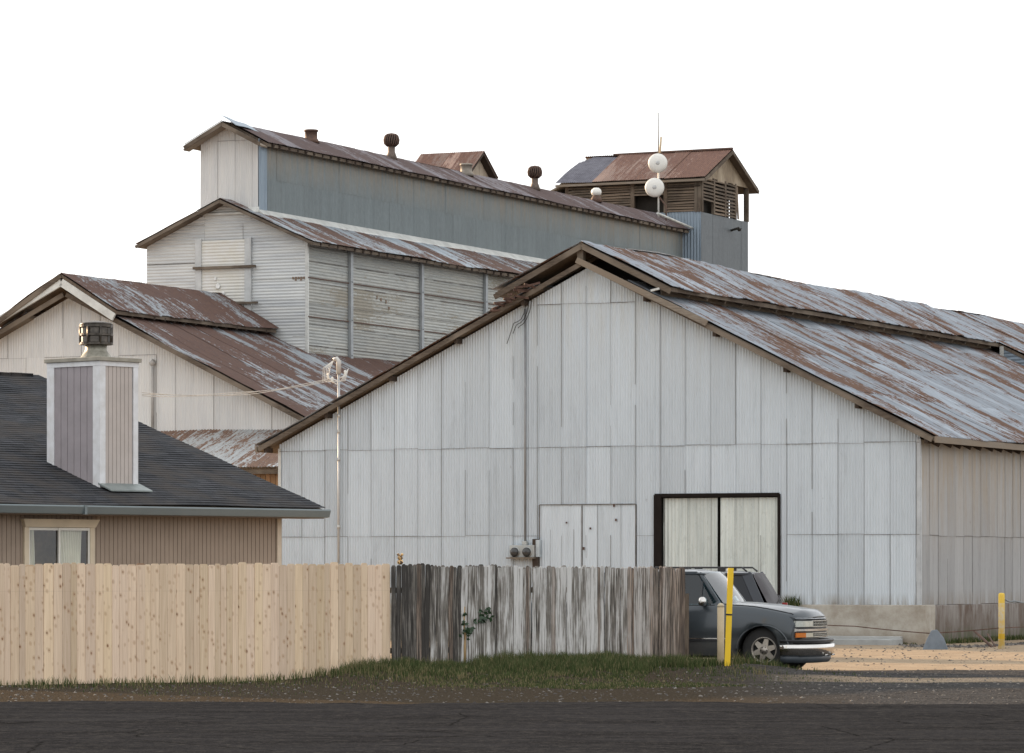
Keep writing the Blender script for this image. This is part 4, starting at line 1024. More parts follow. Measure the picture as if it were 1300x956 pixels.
def tinted(name, tint, rough=.02, ior=1.6):
    m = bpy.data.materials.new(name); m.use_nodes = True; n = m.node_tree.nodes; l = m.node_tree.links; n.clear()
    t = n.new('ShaderNodeBsdfTransparent'); t.inputs[0].default_value = (*tint, 1); gl = n.new('ShaderNodeBsdfGlossy'); gl.inputs['Roughness'].default_value = rough
    lw = n.new('ShaderNodeLayerWeight'); lw.inputs['Blend'].default_value = .5; pw = n.new('ShaderNodeMath'); pw.operation = 'POWER'; pw.inputs[1].default_value = 4
    l.new(lw.outputs['Facing'], pw.inputs[0]); fr = n.new('ShaderNodeMapRange'); f0 = ((ior-1)/(ior+1))**2; fr.inputs['To Min'].default_value = f0*1.6; l.new(pw.outputs[0], fr.inputs['Value']); mx = n.new('ShaderNodeMixShader'); o = n.new('ShaderNodeOutputMaterial')
    l.new(fr.outputs[0], mx.inputs[0]); l.new(t.outputs[0], mx.inputs[1]); l.new(gl.outputs[0], mx.inputs[2]); l.new(mx.outputs[0], o.inputs[0]); return m
M['glass'] = tinted('window_glass', (.85,.88,.85))
mb = MB(); mb.quad((-6.38,.004,1.15),(-5.70,.004,1.15),(-5.70,.004,2.46),(-6.38,.004,2.46)); mb.build('pane', M['glass'], win)
mb = MB(); mb.quad((-5.66,-.008,1.15),(-4.98,-.008,1.15),(-4.98,-.008,2.46),(-5.66,-.008,2.46)); mb.build('pane', M['glass'], win)
# curtains behind the right pane, gathered
mb = MB()
def curtain(x0_, x1_, z0, z1, amp_, fn, bulge=0):
    N = 60; prev = None
    for i in range(N+1):
        t = i/N; x = x0_+(x1_-x0_)*t; col = []
        for k in range(13):
            s_ = k/12; z = z1+(z0-z1)*s_
            y = .055 + amp_*sin(t*fn*2*pi + s_*1.2)*(1-.4*s_) + .02*sin(s_*5+t*9)
            xx = x + bulge*sin(s_*pi)*(t-.5)
            col.append(mb.vert((xx, y, z)))
        if prev:
            for k in range(12): mb.face((prev[k], col[k], col[k+1], prev[k+1]), smooth=True)
        prev = col
curtain(-5.64, -5.06, 1.15, 2.5, .022, 10, -.10); curtain(-6.36, -6.22, 1.15, 2.5, .02, 4, 0)
mb.build('curtain', plain('cream_curtain', (.85,.80,.70), .9, 0, .05), win)
mb = MB(); mb.box(-6.42, -4.9, .75, .8, 1.0, 2.6); mb.build('room_wall', plain('dim_room_wall', (.16,.12,.08), .9, 0, .4, 3, col2=(.30,.22,.13)), win)

# chimney
def on_roof(px, py):
    k = Vector(((px-CX)/F, 1, (HZ-py)/F)); o = Vector((0,0,H))
    # plane: z = 2.93 + hsl*(ylocal+.5)
    nrm = Vector((0,0,1)) - HF.d*hsl
    c0 = HF.o + HF.d*(-.5) + Vector((0,0,2.95)); t = (c0-o).dot(nrm)/k.dot(nrm); p = o+k*t - HF.o
    return p.dot(HF.u), p.dot(HF.d), (o+k*t).z
cxr, cyr, czr = on_roof(127, 617)
cw_ = HF.onY(173, cyr)[0] - cxr; cdp = HF.onX(62, cxr)[0] - cyr
ctop = HF.onY(127, cyr, 458)[1]
ch = HF.empty('chimney', 'boxed chimney with mauve plank sides and peeling white corner trim on the dark shingle roof', 'chimney', x=cxr, y=cyr, z=0)
zb = czr-.3; zt = ctop
M['shaded'] = plain('shaded_planks', (.34,.30,.31), .75, 0, .05, 2.5, col2=(.29,.26,.265))  # shade of this chimney face put into its plank colour
M['beige_pl'] = plain('beige_planks', (.50,.44,.40), .75, 0, .05, 2.5)
gv = plain('plank_groove', (.07,.055,.05), .9)
mb = MB(); mb.box(.012, cw_-.012, .012, cdp-.012, zb, zt-.03); mb.build('core', gv, ch)
mb = MB(); N_ = 6; a0, a1 = .16, cdp-.17
for k in range(N_):
    w_ = (a1-a0)/N_; mb.box(-.012, .012, a0+w_*k+.006, a0+w_*(k+1)-.006, zb+.0, zt-.04)
mb.build('side_planks', M['shaded'], ch)
mb = MB(); N_ = 7; a0, a1 = .10, cw_-.11
for k in range(N_):
    w_ = (a1-a0)/N_; mb.box(a0+w_*k+.005, a0+w_*(k+1)-.005, -.012, .012, zb, zt-.04)
mb.build('front_planks', M['beige_pl'], ch)
mb = MB()
for (x0_,x1_,y0_,y1_) in ((-.03,.0,-.03,.16),(0,.11,-.03,.0),(-.03,0,cdp-.17,cdp+.02),(cw_-.10,cw_+.02,-.03,0),(cw_,cw_+.03,0,.12)):
    mb.box(x0_, x1_, y0_, y1_, zb, zt-.09)
mb.box(-.034, cw_+.034, -.034, 0, zt-.088, zt-.0); mb.box(-.034, 0, 0.001, cdp+.02, zt-.088, zt-.0)
mb.build('corner_boards', M['trim_white'], ch)
mb = MB(); mb.box(-.07, cw_+.07, -.08, cdp+.06, zt+.002, zt+.075); mb.build('cap_slab', plain('worn_cap_board', (.36,.33,.27), .8, 0, .15, 5), ch, bevel=.008)
mb = MB(); mb.hexa([(-.05,-.35,czr-.10),(cw_+.08,-.35,czr-.10),(cw_+.08,.0,czr+.03),(-.05,.0,czr+.03),(-.05,-.35,czr-.075),(cw_+.08,-.35,czr-.075),(cw_+.08,.0,czr+.06),(-.05,.0,czr+.06)]); mb.build('flashing', plain('greenish_flashing', (.25,.28,.27), .5, .3), ch)
fx_, fy_ = cw_*.5, cdp*.42
fx_ = cw_*.50; fy_ = HF.onX(122, cxr+fx_)[0]-cyr
fl = MB(); fl.lathe([(.33,zt+.07),(.30,zt+.09),(.22,zt+.20),(.20,zt+.24),(.20,zt+.36)], 28, (fx_, fy_, 0)); fl.build('flue', plain('mottled_galvanised_flue', (.36,.34,.28), .5, .5, .2, 10, col2=(.20,.19,.15)), ch)
cz = zt+.33
mb = MB(); mb.lathe([(.20,cz),(.235,cz+0.048),(.235,cz+0.317),(.12,cz+0.345)], 24, (fx_, fy_, 0)); o = mb.build('cap_core', M['dark_int'], ch)
dm = plain('dark_cap_metal', (.11,.095,.08), .4, .7, .3, 8)
mb = MB()
for (z0,z1) in ((cz,cz+0.048),(cz+0.163,cz+0.207),(cz+0.321,cz+0.375)):
    mb.lathe([(.30,z0),(.315,z0+.005),(.315,z1-.005),(.30,z1)], 30, (fx_, fy_, 0), smooth=False)
for k in range(8):
    a = 2*pi*k/8+.3; x, y = fx_+.306*cos(a), fy_+.306*sin(a); mb.tube([(x,y,cz+0.019),(x,y,cz+0.355)], .018, 6)
mb.build('cap_bands', dm, ch)
mb = MB(); mb.lathe([(.31,cz+0.376),(.29,cz+0.403),(.15,cz+0.432),(.01,cz+0.437)], 30, (fx_, fy_, 0)); mb.build('cap_lid', dm, ch)
mb = MB(); mb.lathe([(.272,cz+0.053),(.272,cz+0.159)], 30, (fx_, fy_, 0), cap=False); mb.lathe([(.272,cz+0.211),(.272,cz+0.317)], 30, (fx_, fy_, 0), cap=False); mb.build('cap_screen', plain('sooty_screen', (.06,.055,.05), .35, .6, .4, 12, col2=(.14,.12,.10)), ch)

# ------------------------------------------------------------------ fences
def fence_material(name, old):
    m, n, l, b = newmat(name); g = G(m)
    u, v = g.uv(); r1, r2 = g.uv('rnd')
    if old:
        st = g.noise(g.comb(g.math('MULTIPLY', u, 55), g.math('MULTIPLY', v, 1.6), g.math('MULTIPLY', r2, 20)), 1, 5, .65)
        blo = g.noise(g.comb(g.math('MULTIPLY', u, 1.6), g.math('MULTIPLY', v, 1.1), 3), 1, 4, .6)
        f = g.math('ADD', g.math('MULTIPLY_ADD', st, 2.0, -1.0), g.math('ADD', r1, g.math('MULTIPLY_ADD', blo, .9, -.45)))
        c = g.mix(g.ramp(f, .12, .42), (.055,.050,.045), (.21,.19,.165))
        c = g.mix(g.ramp(f, .45, .72), c, (.60,.585,.56))
        c = g.mix(g.math('MULTIPLY', r2, g.ramp(st, .35, .6)), c, g.mix(g.ramp(st, .4, .6), (.13,.085,.06), (.34,.25,.19)))
    else:
        st = g.noise(g.comb(g.math('MULTIPLY', u, 40), g.math('MULTIPLY', v, 1.3), g.math('MULTIPLY', r1, 30)), 1, 4, .6, .5)
        c = g.mix(g.ramp(st, .35, .68), (.78,.61,.455), (.65,.485,.345))
        tone = g.ramp(r1, 0, 1, .78, 1.10); c = g.mix(1.0, c, g.comb(tone, tone, g.math('MULTIPLY', tone, g.ramp(r2, 0, 1, .91, 1.02))), 'MULTIPLY')
        vo = n.new('ShaderNodeTexVoronoi'); vo.inputs['Scale'].default_value = 1; vo.inputs['Randomness'].default_value = 1
        l.new(g.comb(g.math('ADD', g.math('MULTIPLY', u, 12.5), g.math('MULTIPLY', v, 1.1)), g.math('MULTIPLY', v, 8.5), g.math('MULTIPLY', r1, 9)), vo.inputs['Vector'])
        sep = n.new('ShaderNodeSeparateColor'); l.new(vo.outputs['Color'], sep.inputs[0])
        keep = g.ramp(sep.outputs[0], .40, .45)
        rad = g.ramp(sep.outputs[1], 0, 1, .05, .19)
        kn = g.math('MULTIPLY', keep, g.math('LESS_THAN', vo.outputs['Distance'], rad))
        halo = g.math('MULTIPLY', keep, g.ramp(vo.outputs['Distance'], .2, .42, 1, 0))
        c = g.mix(g.math('MULTIPLY', halo, .45, clamp=True), c, (.42,.24,.13)); c = g.mix(g.math('MULTIPLY', kn, g.ramp(sep.outputs[2], 0, 1, .4, .9)), c, (.20,.10,.05))
        rail = g.math('LESS_THAN', g.math('ABSOLUTE', g.math('SUBTRACT', v, 1.42)), .006)
        c = g.mix(g.math('MULTIPLY', rail, .10), c, (.3,.22,.16))
    l.new(c, b.inputs['Base Color']); b.inputs['Roughness'].default_value = .85; b.inputs['Specular IOR Level'].default_value = .15
    g.bump(st, .5, .006, b); return m

def boards(mb, pa, pb, bw, gap, ztop, zbot, old, tone, ear=.025):
    """boards along the line pa-pb facing the camera side"""
    pa = Vector(pa); pb = Vector(pb); L_ = (pb-pa).length; d = (pb-pa)/L_; nn = Vector((d.y, -d.x, 0)); s = 0
    while s < L_-.01:
        w_ = bw*random.choice((.72,.85,1,1,1.02,1.04,1.15)) if not old else bw*random.uniform(.7, 1.15)
        w_ = min(w_, L_-s); w_ = L_-s if L_-s < bw*1.4 else w_; t = s/L_; zt_ = ztop(t)+random.uniform(-.012, .012)*(1.6 if old else 1.3); zb_ = zbot(pa+d*(s+w_/2))
        lean = random.uniform(-.012, .012)*(.5 if old else .3); cup = random.uniform(-.35, .35) if old else random.uniform(-.05, .05)
        of = random.uniform(0, .03) if old else random.uniform(0, .004); bowk = random.uniform(-.006, .006) if old else 0
        tk = .016; rn = tone(t); NS = 7 if old else 2; ring = []
        u0 = random.uniform(0, 50)
        for k in range(NS+1):
            f = k/NS; z = zb_ + (zt_-ear-zb_)*f; sh = lean*f + bowk*sin(pi*f*1.3) + (noise.noise(Vector((s*1.2, f*2.6, 3)))*.018 if old else 0); cc = cup*(.4+.6*f)
            row = []
            for (a, q) in ((0, 0), (w_-gap, 0), (w_-gap, tk), (0, tk)):
                off = of + (a-w_/2)*sin(cc)*.5 + (tk-q)
                row.append((mb.vert(pa + d*(s+a+sh) + nn*off + Vector((0,0,z))), (u0+a, z)))
            ring.append(row)
        for k in range(NS):
            for e in range(4):
                a, b_, c_, d_ = ring[k][e], ring[k][(e+1)%4], ring[k+1][(e+1)%4], ring[k+1][e]
                mb.face((a[0], b_[0], c_[0], d_[0]), uv=(a[1], b_[1], c_[1], d_[1]), rn=rn)
        # dog-eared top
        tp = []; a0 = ring[-1]; er = ear*.9
        pts = [Vector(mb.v[a0[0][0]]), Vector(mb.v[a0[1][0]]), Vector(mb.v[a0[2][0]]), Vector(mb.v[a0[3][0]])]
        up = Vector((0,0,ear)); q0 = mb.vert(pts[0]+up+d*er); q1 = mb.vert(pts[1]+up-d*er); q2 = mb.vert(pts[2]+up-d*er); q3 = mb.vert(pts[3]+up+d*er)
        A = [a0[i][0] for i in range(4)]; U_ = ((u0, zt_),)*4
        for f_ in ((A[0],A[1],q1,q0), (A[1],A[2],q2,q1), (A[2],A[3],q3,q2), (A[3],A[0],q0,q3), (q0,q1,q2,q3)): mb.face(f_, uv=U_, rn=rn)
        s += w_
M['fence_new'] = fence_material('fresh_cedar', False)
M['fence_old'] = fence_material('bleached_cedar', True)
def fence_thing(name, label, pa, pb, mat, bw, gap, ztop, old, tone):
    e = bpy.data.objects.new(name, None); COL.objects.link(e); tag(e, label, 'fence')
    pa = Vector(pa); pb = Vector(pb); d = (pb-pa).normalized(); nn = Vector((d.y, -d.x, 0))
    e.location = pa
    mb = MB(uv=True); boards(mb, pa-pa, pb-pa, bw, gap, ztop, lambda p: max(-.02, ground_z(p.x+pa.x, p.y+pa.y)-.02), old, tone)
    mb.build('boards', mat, e)
    mb = MB(uv=True)
    for z in (.45, 1.42): mb.beam(Vector((0,0,z))-nn*.035, (pb-pa)+Vector((0,0,z))-nn*.035, .04, .09)
    mb.build('rails', M['old_wood_x'] if old else M['pale_wood'], e)
    L_ = (pb-pa).length; k = 0
    while k*2.4 < L_+.1:
        p = d*min(k*2.4, L_-.05) - nn*.11; mb = MB(); mb.box(p.x-.045, p.x+.045, p.y-.045, p.y+.045, -.3, 1.72); mb.build('post', M['old_wood'] if old else M['pale_wood'], e); k += 1
    return e
FL = fence_pt(-60)
fence_thing('fence', 'new fence of fresh knotty cedar boards along the left, in front of the tan house', FL, FA, M['fence_new'], .142, .005, lambda t: 1.845+.010*sin(t*31)+.006*sin(t*83), False,
            lambda t: (random.random(), random.random()))
def otone(t):
    base = .17 if t < .06 else (.17+(t-.06)/.20*.43 if t < .26 else (.60 if t < .84 else .60-(t-.84)/.16*.42))
    br = 0 if t < .5 else min(1, max(0, (t-.72)/.25))
    if random.random() < .16: base -= .3
    return (min(.95, max(.02, base+random.uniform(-.14, .14))), min(1, br*random.uniform(.4, 1.0) + (random.random() < .08)*.6))
fence_thing('fence', 'old warped weathered fence, grey and white with dark stained ends, left of the parked pickup', FA+FN*.03, FB, M['fence_old'], .080, .0015, lambda t: 1.835-.05*t+.010*sin(t*23), True, otone)
# end post of the old fence
ep = FB + FD*.05
mb = MB(); mb.box(-.045, .045, -.05, .05, -.3, 1.35)
o = mb.build('fence_post', M['old_wood'], None); o.location = ep; tag(o, 'short weathered post standing at the right end of the old fence', 'post')
# small golden ornament on the fence top
kx = fence_pt(508); 
orn = MB()
for (dx, dz, r) in ((0,.03,.05),(0,.10,.045),(-.03,.15,.025),(.03,.15,.025)): orn.lathe([(r*.5,-r*.8),(r,-r*.2),(r*.9,r*.4),(r*.4,r*.85)], 8, (dx, 0, dz))
m, n, l, b = newmat('patchy_gold'); g = G(m); vec, xyz = g.obj(); f = g.noise(vec, 28, 3, .6); l.new(g.mix(g.ramp(f, .47, .53), (.80,.50,.20), (.10,.05,.02)), b.inputs['Base Color'])
o = orn.build('ornament', m); o.location = kx + Vector((0, .02, 1.845)); tag(o, 'small golden brown ornament perched on the top of the old fence', 'ornament')

# ------------------------------------------------------------------ grass, stones, sprig
m, n, l, b = newmat('grass_blades'); g = G(m); r1, r2 = g.uv('rnd'); u, v = g.uv()
c = g.mix(r1, (.018,.034,.009), (.060,.080,.026)); c = g.mix(g.ramp(r2, .62, .8), c, (.20,.16,.085)); c = g.mix(g.math('MULTIPLY', v, .30), c, (.15,.17,.08))
l.new(c, b.inputs['Base Color']); b.inputs['Roughness'].default_value = .7
b.inputs['Specular IOR Level'].default_value = .05
mb = MB(uv=True)
Ltot = FB_S
def blade(x, y, z, h, w_, rn, bend=.5):
    a = random.uniform(0, 2*pi); bx, by = cos(a)*h*bend*random.random(), sin(a)*h*bend*random.random(); c_ = random.uniform(0, pi); wx, wy = cos(c_)*w_, sin(c_)*w_*.5
    v0 = mb.vert((x-wx, y-wy, z-.01)); v1 = mb.vert((x+wx, y+wy, z-.01)); v2 = mb.vert((x+wx*.6+bx*.4, y+wy*.6+by*.4, z+h*.6)); v3 = mb.vert((x-wx*.6+bx*.4, y-wy*.6+by*.4, z+h*.6)); v4 = mb.vert((x+bx, y+by, z+h))
    mb.face((v0, v1, v2, v3), uv=((0,0),(0,0),(0,.6),(0,.6)), rn=rn); mb.face((v3, v2, v4), uv=((0,.6),(0,.6),(0,1)), rn=rn)
cnt = 0
while cnt < 90000:
    s_ = random.uniform(-7.2, Ltot+2.6); q = random.uniform(.03, 6.5)
    p = FA + FD*s_ + FN*q
    dens = noise.noise(Vector((p.x*.9, p.y*.35, 2)))*.5+.5
    near = math.exp(-(q/3.1)**2)
    keep = near*.95 + .20*(dens > .5)
    if s_ < -.3: keep *= max(.05, 1+(s_+.3)/1.5)
    if s_ > Ltot-.3 and q < 1.8: keep *= .5
    if s_ > Ltot: keep *= max(0, 1-(s_-Ltot)/2.2) if q < 1.6 else .08
    if s_ > Ltot*.45 and q > 1.3+2.2*max(0, 1-(s_-Ltot*.45)/(Ltot*.3)): keep *= .10
    if random.random() > keep*(.35+dens): cnt += .2; continue
    cnt += 1
    cl = noise.noise(Vector((p.x*2.1, p.y*1.0, 7)))*.5+.5; cl2 = noise.noise(Vector((p.x*5.5, p.y*3.0, 17)))*.5+.5
    pk_ = 1+.9*math.exp(-((s_-2.05)/.55)**2)
    if cl*.6+cl2*.4 < .40 and random.random() < .75: continue
    h = (.03+.12*math.exp(-(q/1.7)**2)*(pk_ if s_ > -1.5 and s_ < Ltot-.2 else .6)*(.75 if s_ < 1.0 else 1)+.03*near)*(.35+1.3*cl)*(.6+.8*cl2)*random.uniform(.6, 1.25)
    dry = .9 if s_ < -.6 or q > 2.6 else .45
    rn = (min(1, max(0, cl2*1.3-.25+random.uniform(-.25,.25))), random.random()*(.75+.25*dry) if s_ > -.6 else .35+.6*random.random())
    blade(p.x, p.y, ground_z(p.x, p.y), h, random.uniform(.004, .009), rn)
for _ in range(110):      # taller tufts, some dry
    s0_ = random.uniform(-1.2, Ltot+1.1); q0_ = abs(random.gauss(0, .5))+.08 if random.random() < .7 else random.uniform(.5, 3.2)
    if s0_ > Ltot and q0_ > 1: continue
    dry = random.random() < .3; hh = random.uniform(.12, .27)*(1 if q0_ < 1 else .6)
    for k in range(random.randint(18, 45)):
        p = FA + FD*(s0_+random.gauss(0, .07)) + FN*(q0_+random.gauss(0, .05))
        blade(p.x, p.y, ground_z(p.x, p.y), hh*random.uniform(.5, 1.15), random.uniform(.003, .006), (random.uniform(.2, 1), random.uniform(.75, 1) if dry else random.uniform(0, .6)), .8)
tag(mb.build('grass', m), 'rough dark green grass along the foot of the fences', 'grass', kind='stuff')
m, n, l, b = newmat('stones'); g = G(m); r1, r2 = g.uv('rnd'); l.new(g.mix(r1, (.05,.043,.038), (.20,.18,.155)), b.inputs['Base Color']); b.inputs['Roughness'].default_value = .9
mb = MB(uv=True)
def stone(x, y, z, r):
    c0 = [(1,0,0),(0,1,0),(-1,0,0),(0,-1,0)]; rn = (random.random()**2.4, 0); ang = random.uniform(0, pi)
    ring = []; 
    for a in range(5):
        t = ang+2*pi*a/5; rr = r*random.uniform(.7, 1.2); ring.append(mb.vert((x+cos(t)*rr, y+sin(t)*rr, z+r*random.uniform(-.1, .2))))
    tp = mb.vert((x+r*random.uniform(-.3,.3), y+r*random.uniform(-.3,.3), z+r*random.uniform(.5,.8)))
    for a in range(5): mb.face((ring[a], ring[(a+1)%5], tp), uv=((0,0),)*3, rn=rn)
for _ in range(6500):
    x = random.uniform(-10, 13); y = random.uniform(50.5, 69) if random.random() < .75 else random.uniform(69, 90)
    if (Vector((x,y,0))-FA).dot(FN) < .3 and x < FB.x+.5: continue
    stone(x, y, ground_z(x, y), random.choice((.008,.012,.015,.02,.03)) if y < 75 else random.choice((.015,.025,.035)))
for _ in range(900):
    x = random.uniform(9, 14.5); y = 91.6 - (x-9.6)*.46*.9 + random.uniform(-2.2, 0.2) if x < 10.4 else 90.5+(x-10.4)*2.2-random.uniform(.0, 1.6)
    stone(x, y, 0, random.choice((.03,.04,.06)))
tag(mb.build('gravel_stones', m), 'loose stones scattered over the dirt verge', 'stones', kind='stuff')
# leafy sprig growing through the fence
sp = bpy.data.objects.new('climbing_plant', None); COL.objects.link(sp); p0 = fence_pt(590)+FN*.06; sp.location = p0
tag(sp, 'leafy green shoot growing out through the boards of the old fence', 'plant')
def lf(px, py): p = fence_pt(px); return Vector((p.x-p0.x, p.y-p0.y-.05, H+(HZ-py)/F*p.y))
mb = MB(); mb.tube([lf(590,846), lf(590,820), lf(591,802), lf(596,800), lf(603,793), lf(612,786), lf(624,784)], [.026,.024,.018,.012,.010,.008,.005], 6); mb.tube([lf(590,812), lf(589,790), lf(590,770)], [.020,.018,.010], 6)
mb.tube([lf(612,786), lf(609,775)], .005, 5); mb.tube([lf(614,786), lf(620,774)], .005, 5)
mb.build('stem', plain('brown_stem', (.40,.26,.12), .8), sp)
mb = MB()
for (cx_, cy_, n_, sp_) in ((592,803,22,6),(589,792,6,3),(596,800,8,4),(600,797,6,3),(609,776,5,2),(612,786,26,7),(618,780,16,6),(620,774,7,3),(624,785,5,3),(590,780,4,2)):
    for _ in range(n_):
        c_ = lf(cx_+random.gauss(0, sp_*.5), cy_+random.gauss(0, sp_*.5)) + Vector((0, random.uniform(-.09, .02), 0))
        a = random.uniform(0, 2*pi); t_ = random.uniform(-.7, .7); r = random.uniform(.026, .046)
        dx = Vector((cos(a), sin(t_)*.6, sin(a)))*r; dy = Vector((-sin(a), cos(t_)*.5, cos(a)))*r*.6
        mb.quad(c_-dx, c_-dy, c_+dx, c_+dy)
mb.build('leaves', plain('dark_leaves', (.035,.075,.03), .5, 0, .3, 9), sp)

# ------------------------------------------------------------------ bollards, cable and odds and ends by the barn
def at(px, Y, z=0): return Vector(((px-CX)/F*Y, Y, z))
tanp = plain('tan_bollard_paint', (.52,.42,.27), .6, 0, .08, 5)
e = bpy.data.objects.new('bollard', None); COL.objects.link(e); e.location = at(915, 65.3); tag(e, 'tan round bollard with a domed cap beside the pickup door', 'bollard')
mb = MB(); mb.lathe([(.058,-.2),(.058,1.13)], 20); mb.build('pipe', tanp, e)
mb = MB(); mb.lathe([(.058,1.131),(.055,1.165),(.035,1.19),(.005,1.20)], 20); mb.build('cap', plain('pale_bollard_cap', (.58,.50,.36), .6), e)
e = bpy.data.objects.new('marker_post', None); COL.objects.link(e); e.location = at(922.5, 64.9); tag(e, 'tall bright yellow square post leaning slightly to the right in front of the pickup', 'post')
yp = plain('bright_yellow_paint', (.85,.55,.015), .45, 0, .03, 4)
mb = MB(); mb.beam((0,0,-.1), (.068,0,1.78), .095, .05, up=(0,1,0)); mb.build('post', yp, e, bevel=.004)
mb = MB(); mb.beam((.035,0,1.0), (.0365,0,1.025), .104, .06, up=(0,1,0)); mb.build('strap', M['dark_int'], e)
e = bpy.data.objects.new('bollard', None); COL.objects.link(e); e.location = at(1271.5, 87.6); tag(e, 'worn yellow bollard standing alone at the right in front of the barn side wall', 'bollard')
m, n, l, b = newmat('worn_yellow'); g = G(m); vec, xyz = g.obj(); f = g.noise(vec, 7, 5, .7)
c = g.mix(g.ramp(f, .42, .6), (.66,.47,.12), (.60,.52,.36)); c = g.mix(g.math('GREATER_THAN', xyz[2], 1.02), c, (.68,.46,.06)); c = g.mix(g.math('LESS_THAN', g.math('ABSOLUTE', g.math('SUBTRACT', xyz[2], .28)), .06), c, (.70,.47,.04)); l.new(c, b.inputs['Base Color']); b.inputs['Roughness'].default_value = .7
mb = MB(); mb.lathe([(.072,-.2),(.072,1.2),(.060,1.235),(.02,1.245)], 20); mb.build('pipe', m, e)
# rusty cable
def cable(pts, r, mat, name, label, cat, sag=0):
    mb = MB(); out = []
    for a, b_ in zip(pts, pts[1:]):
        for i in range(12): p = a.lerp(b_, i/12); p.z -= sag*4*(i/12)*(1-i/12); out.append(p)
    out.append(pts[-1]); mb.tube(out, r, 6); tag(mb.build(name, mat), label, cat)
def atz(px, Y, py): return at(px, Y, H+(HZ-py)/F*Y)
cable([atz(985, 90.2, 790), atz(1085, 89.2, 795), atz(1180, 88.4, 804), atz(1271, 87.55, 797), atz(1340, 90, 793)], .012, M['seam_rust'], 'cable', 'rusty sagging cable strung low in front of the concrete footing', 'cable', .01)
cable([atz(1273, 87.6, 758), atz(1287, 87.9, 763), atz(1340, 88.5, 764)], .018, plain('grey_chain', (.25,.27,.28), .5, .6), 'chain', 'short grey chain hooked near the top of the yellow bollard', 'chain', .05)
# kerb slab in front of the footing
kb = BF.empty('kerb_slab', 'pale concrete slab lying along the foot of the barn footing', 'slab', x=BW-5.2, y=-1.0, z=0)
mb = MB(); mb.box(0, 4.9, -.25, .62, -.05, .13); mb.build('slab', plain('pale_slab', (.36,.37,.36), .85, 0, .1, 3, bump=.01), kb, bevel=.015)
mb = MB(); mb.box(0.02, 4.86, .60, .75, -.05, .19); mb.build('upper_edge', plain('slab_edge', (.42,.42,.40), .85, 0, .1, 3), kb, bevel=.01)
# grey wedge
rk = MB(); bx = at(1186, 86.9)
pts = [(-.29,-.18,-.05),(.31,-.20,-.05),(.33,.2,-.05),(-.26,.2,-.05)]; mid = [(-.17,-.11,.24),(.20,-.12,.26),(.21,.13,.26),(-.14,.13,.24)]; tp = [(-.07,-.05,.42),(.06,-.05,.44),(.07,.06,.44),(-.05,.05,.42)]
ids = [[rk.vert(p) for p in r_] for r_ in (pts, mid, tp)]
for a, b_ in ((0,1),(1,2)):
    for k in range(4): rk.face((ids[a][k], ids[a][(k+1)%4], ids[b_][(k+1)%4], ids[b_][k]))
rk.face(ids[2]); o = rk.build('block', plain('slate_grey', (.17,.195,.22), .9, 0, .1, 6, bump=.01), bevel=.02); o.location = bx
tag(o, 'slate grey tapered block standing at the corner of the barn footing', 'block')
for k, (a, b_, rr) in enumerate((((1237,801),(1262,824),.03),((1254,805),(1264,822),.02))):
    mb = MB(); mb.tube([atz(a[0], 90.6+k*.3, a[1])-at(1262, 90), atz(b_[0], 89.8+k*.3, b_[1])-at(1262, 90)], rr, 8); o = mb.build('leaning_pole', M['rust_iron']); o.location = at(1262, 90)
    tag(o, ('long dark pole leaning on the stained footing left of the yellow bollard', 'shorter thin dark pole leaning beside the long one near the yellow bollard')[k], 'pole')
# weeds along the footing
mb = MB(uv=True)
for _ in range(2600):
    t = random.random()
    if t < .75:
        yy_ = random.uniform(.2, 10); p = BF.o + BF.u*(BW+.18+abs(random.gauss(0,.14))) + BF.d*yy_
        hh = random.uniform(.04, .16)*(1 if noise.noise(Vector((yy_*1.2,0,0))) > -.1 else .3)
    else:
        xx = random.uniform(10, BW); p = BF.o + BF.u*xx - BF.d*(.18+abs(random.gauss(0,.05))); hh = random.uniform(.02,.07)
    blade(p.x, p.y, 0, hh, .012, (random.random()*.5, random.random()*.9))
for _ in range(160):
    p = BF.o + BF.u*(13.95+random.gauss(0,.12)) - BF.d*.22; blade(p.x, p.y, .85+random.uniform(0,.1), random.uniform(.08,.26), .012, (random.random()*.6, .75*random.random()), .7)
tag(mb.build('weeds', MATS['grass_blades']), 'low weeds along the barn footing', 'weeds', kind='stuff')

# ------------------------------------------------------------------ vehicles
def paint(name, col, rough=.34, metallic=.25):
    m, n, l, b = newmat(name); b.inputs['Base Color'].default_value = (*col, 1); b.inputs['Metallic'].default_value = metallic
    b.inputs['Coat Weight'].default_value = .55; b.inputs['Coat Roughness'].default_value = .08; b.inputs['Coat IOR'].default_value = 1.4
    g = G(m); vec, xyz = g.obj(); f = g.noise(vec, 3, 4, .6); l.new(g.ramp(f, .3, .7, rough-.05, rough+.1), b.inputs['Roughness'])
    dust = g.math('MULTIPLY', g.ramp(xyz[2], .2, .8, .55, 0), g.ramp(f, .3, .7), clamp=True); l.new(g.mix(dust, col, (.20,.16,.12)), b.inputs['Base Color']); return m
chrome = plain('chrome', (.62,.60,.57), .16, 1.0, .04); black_pl = plain('black_plastic', (.018,.018,.02), .5, 0, .1); tyre_m = plain('tyre_rubber', (.022,.021,.02), .85, 0, .1, 8)
under = plain('underbody_black', (.012,.012,.012), .9); seatm = plain('grey_seat_cloth', (.10,.10,.11), .9)
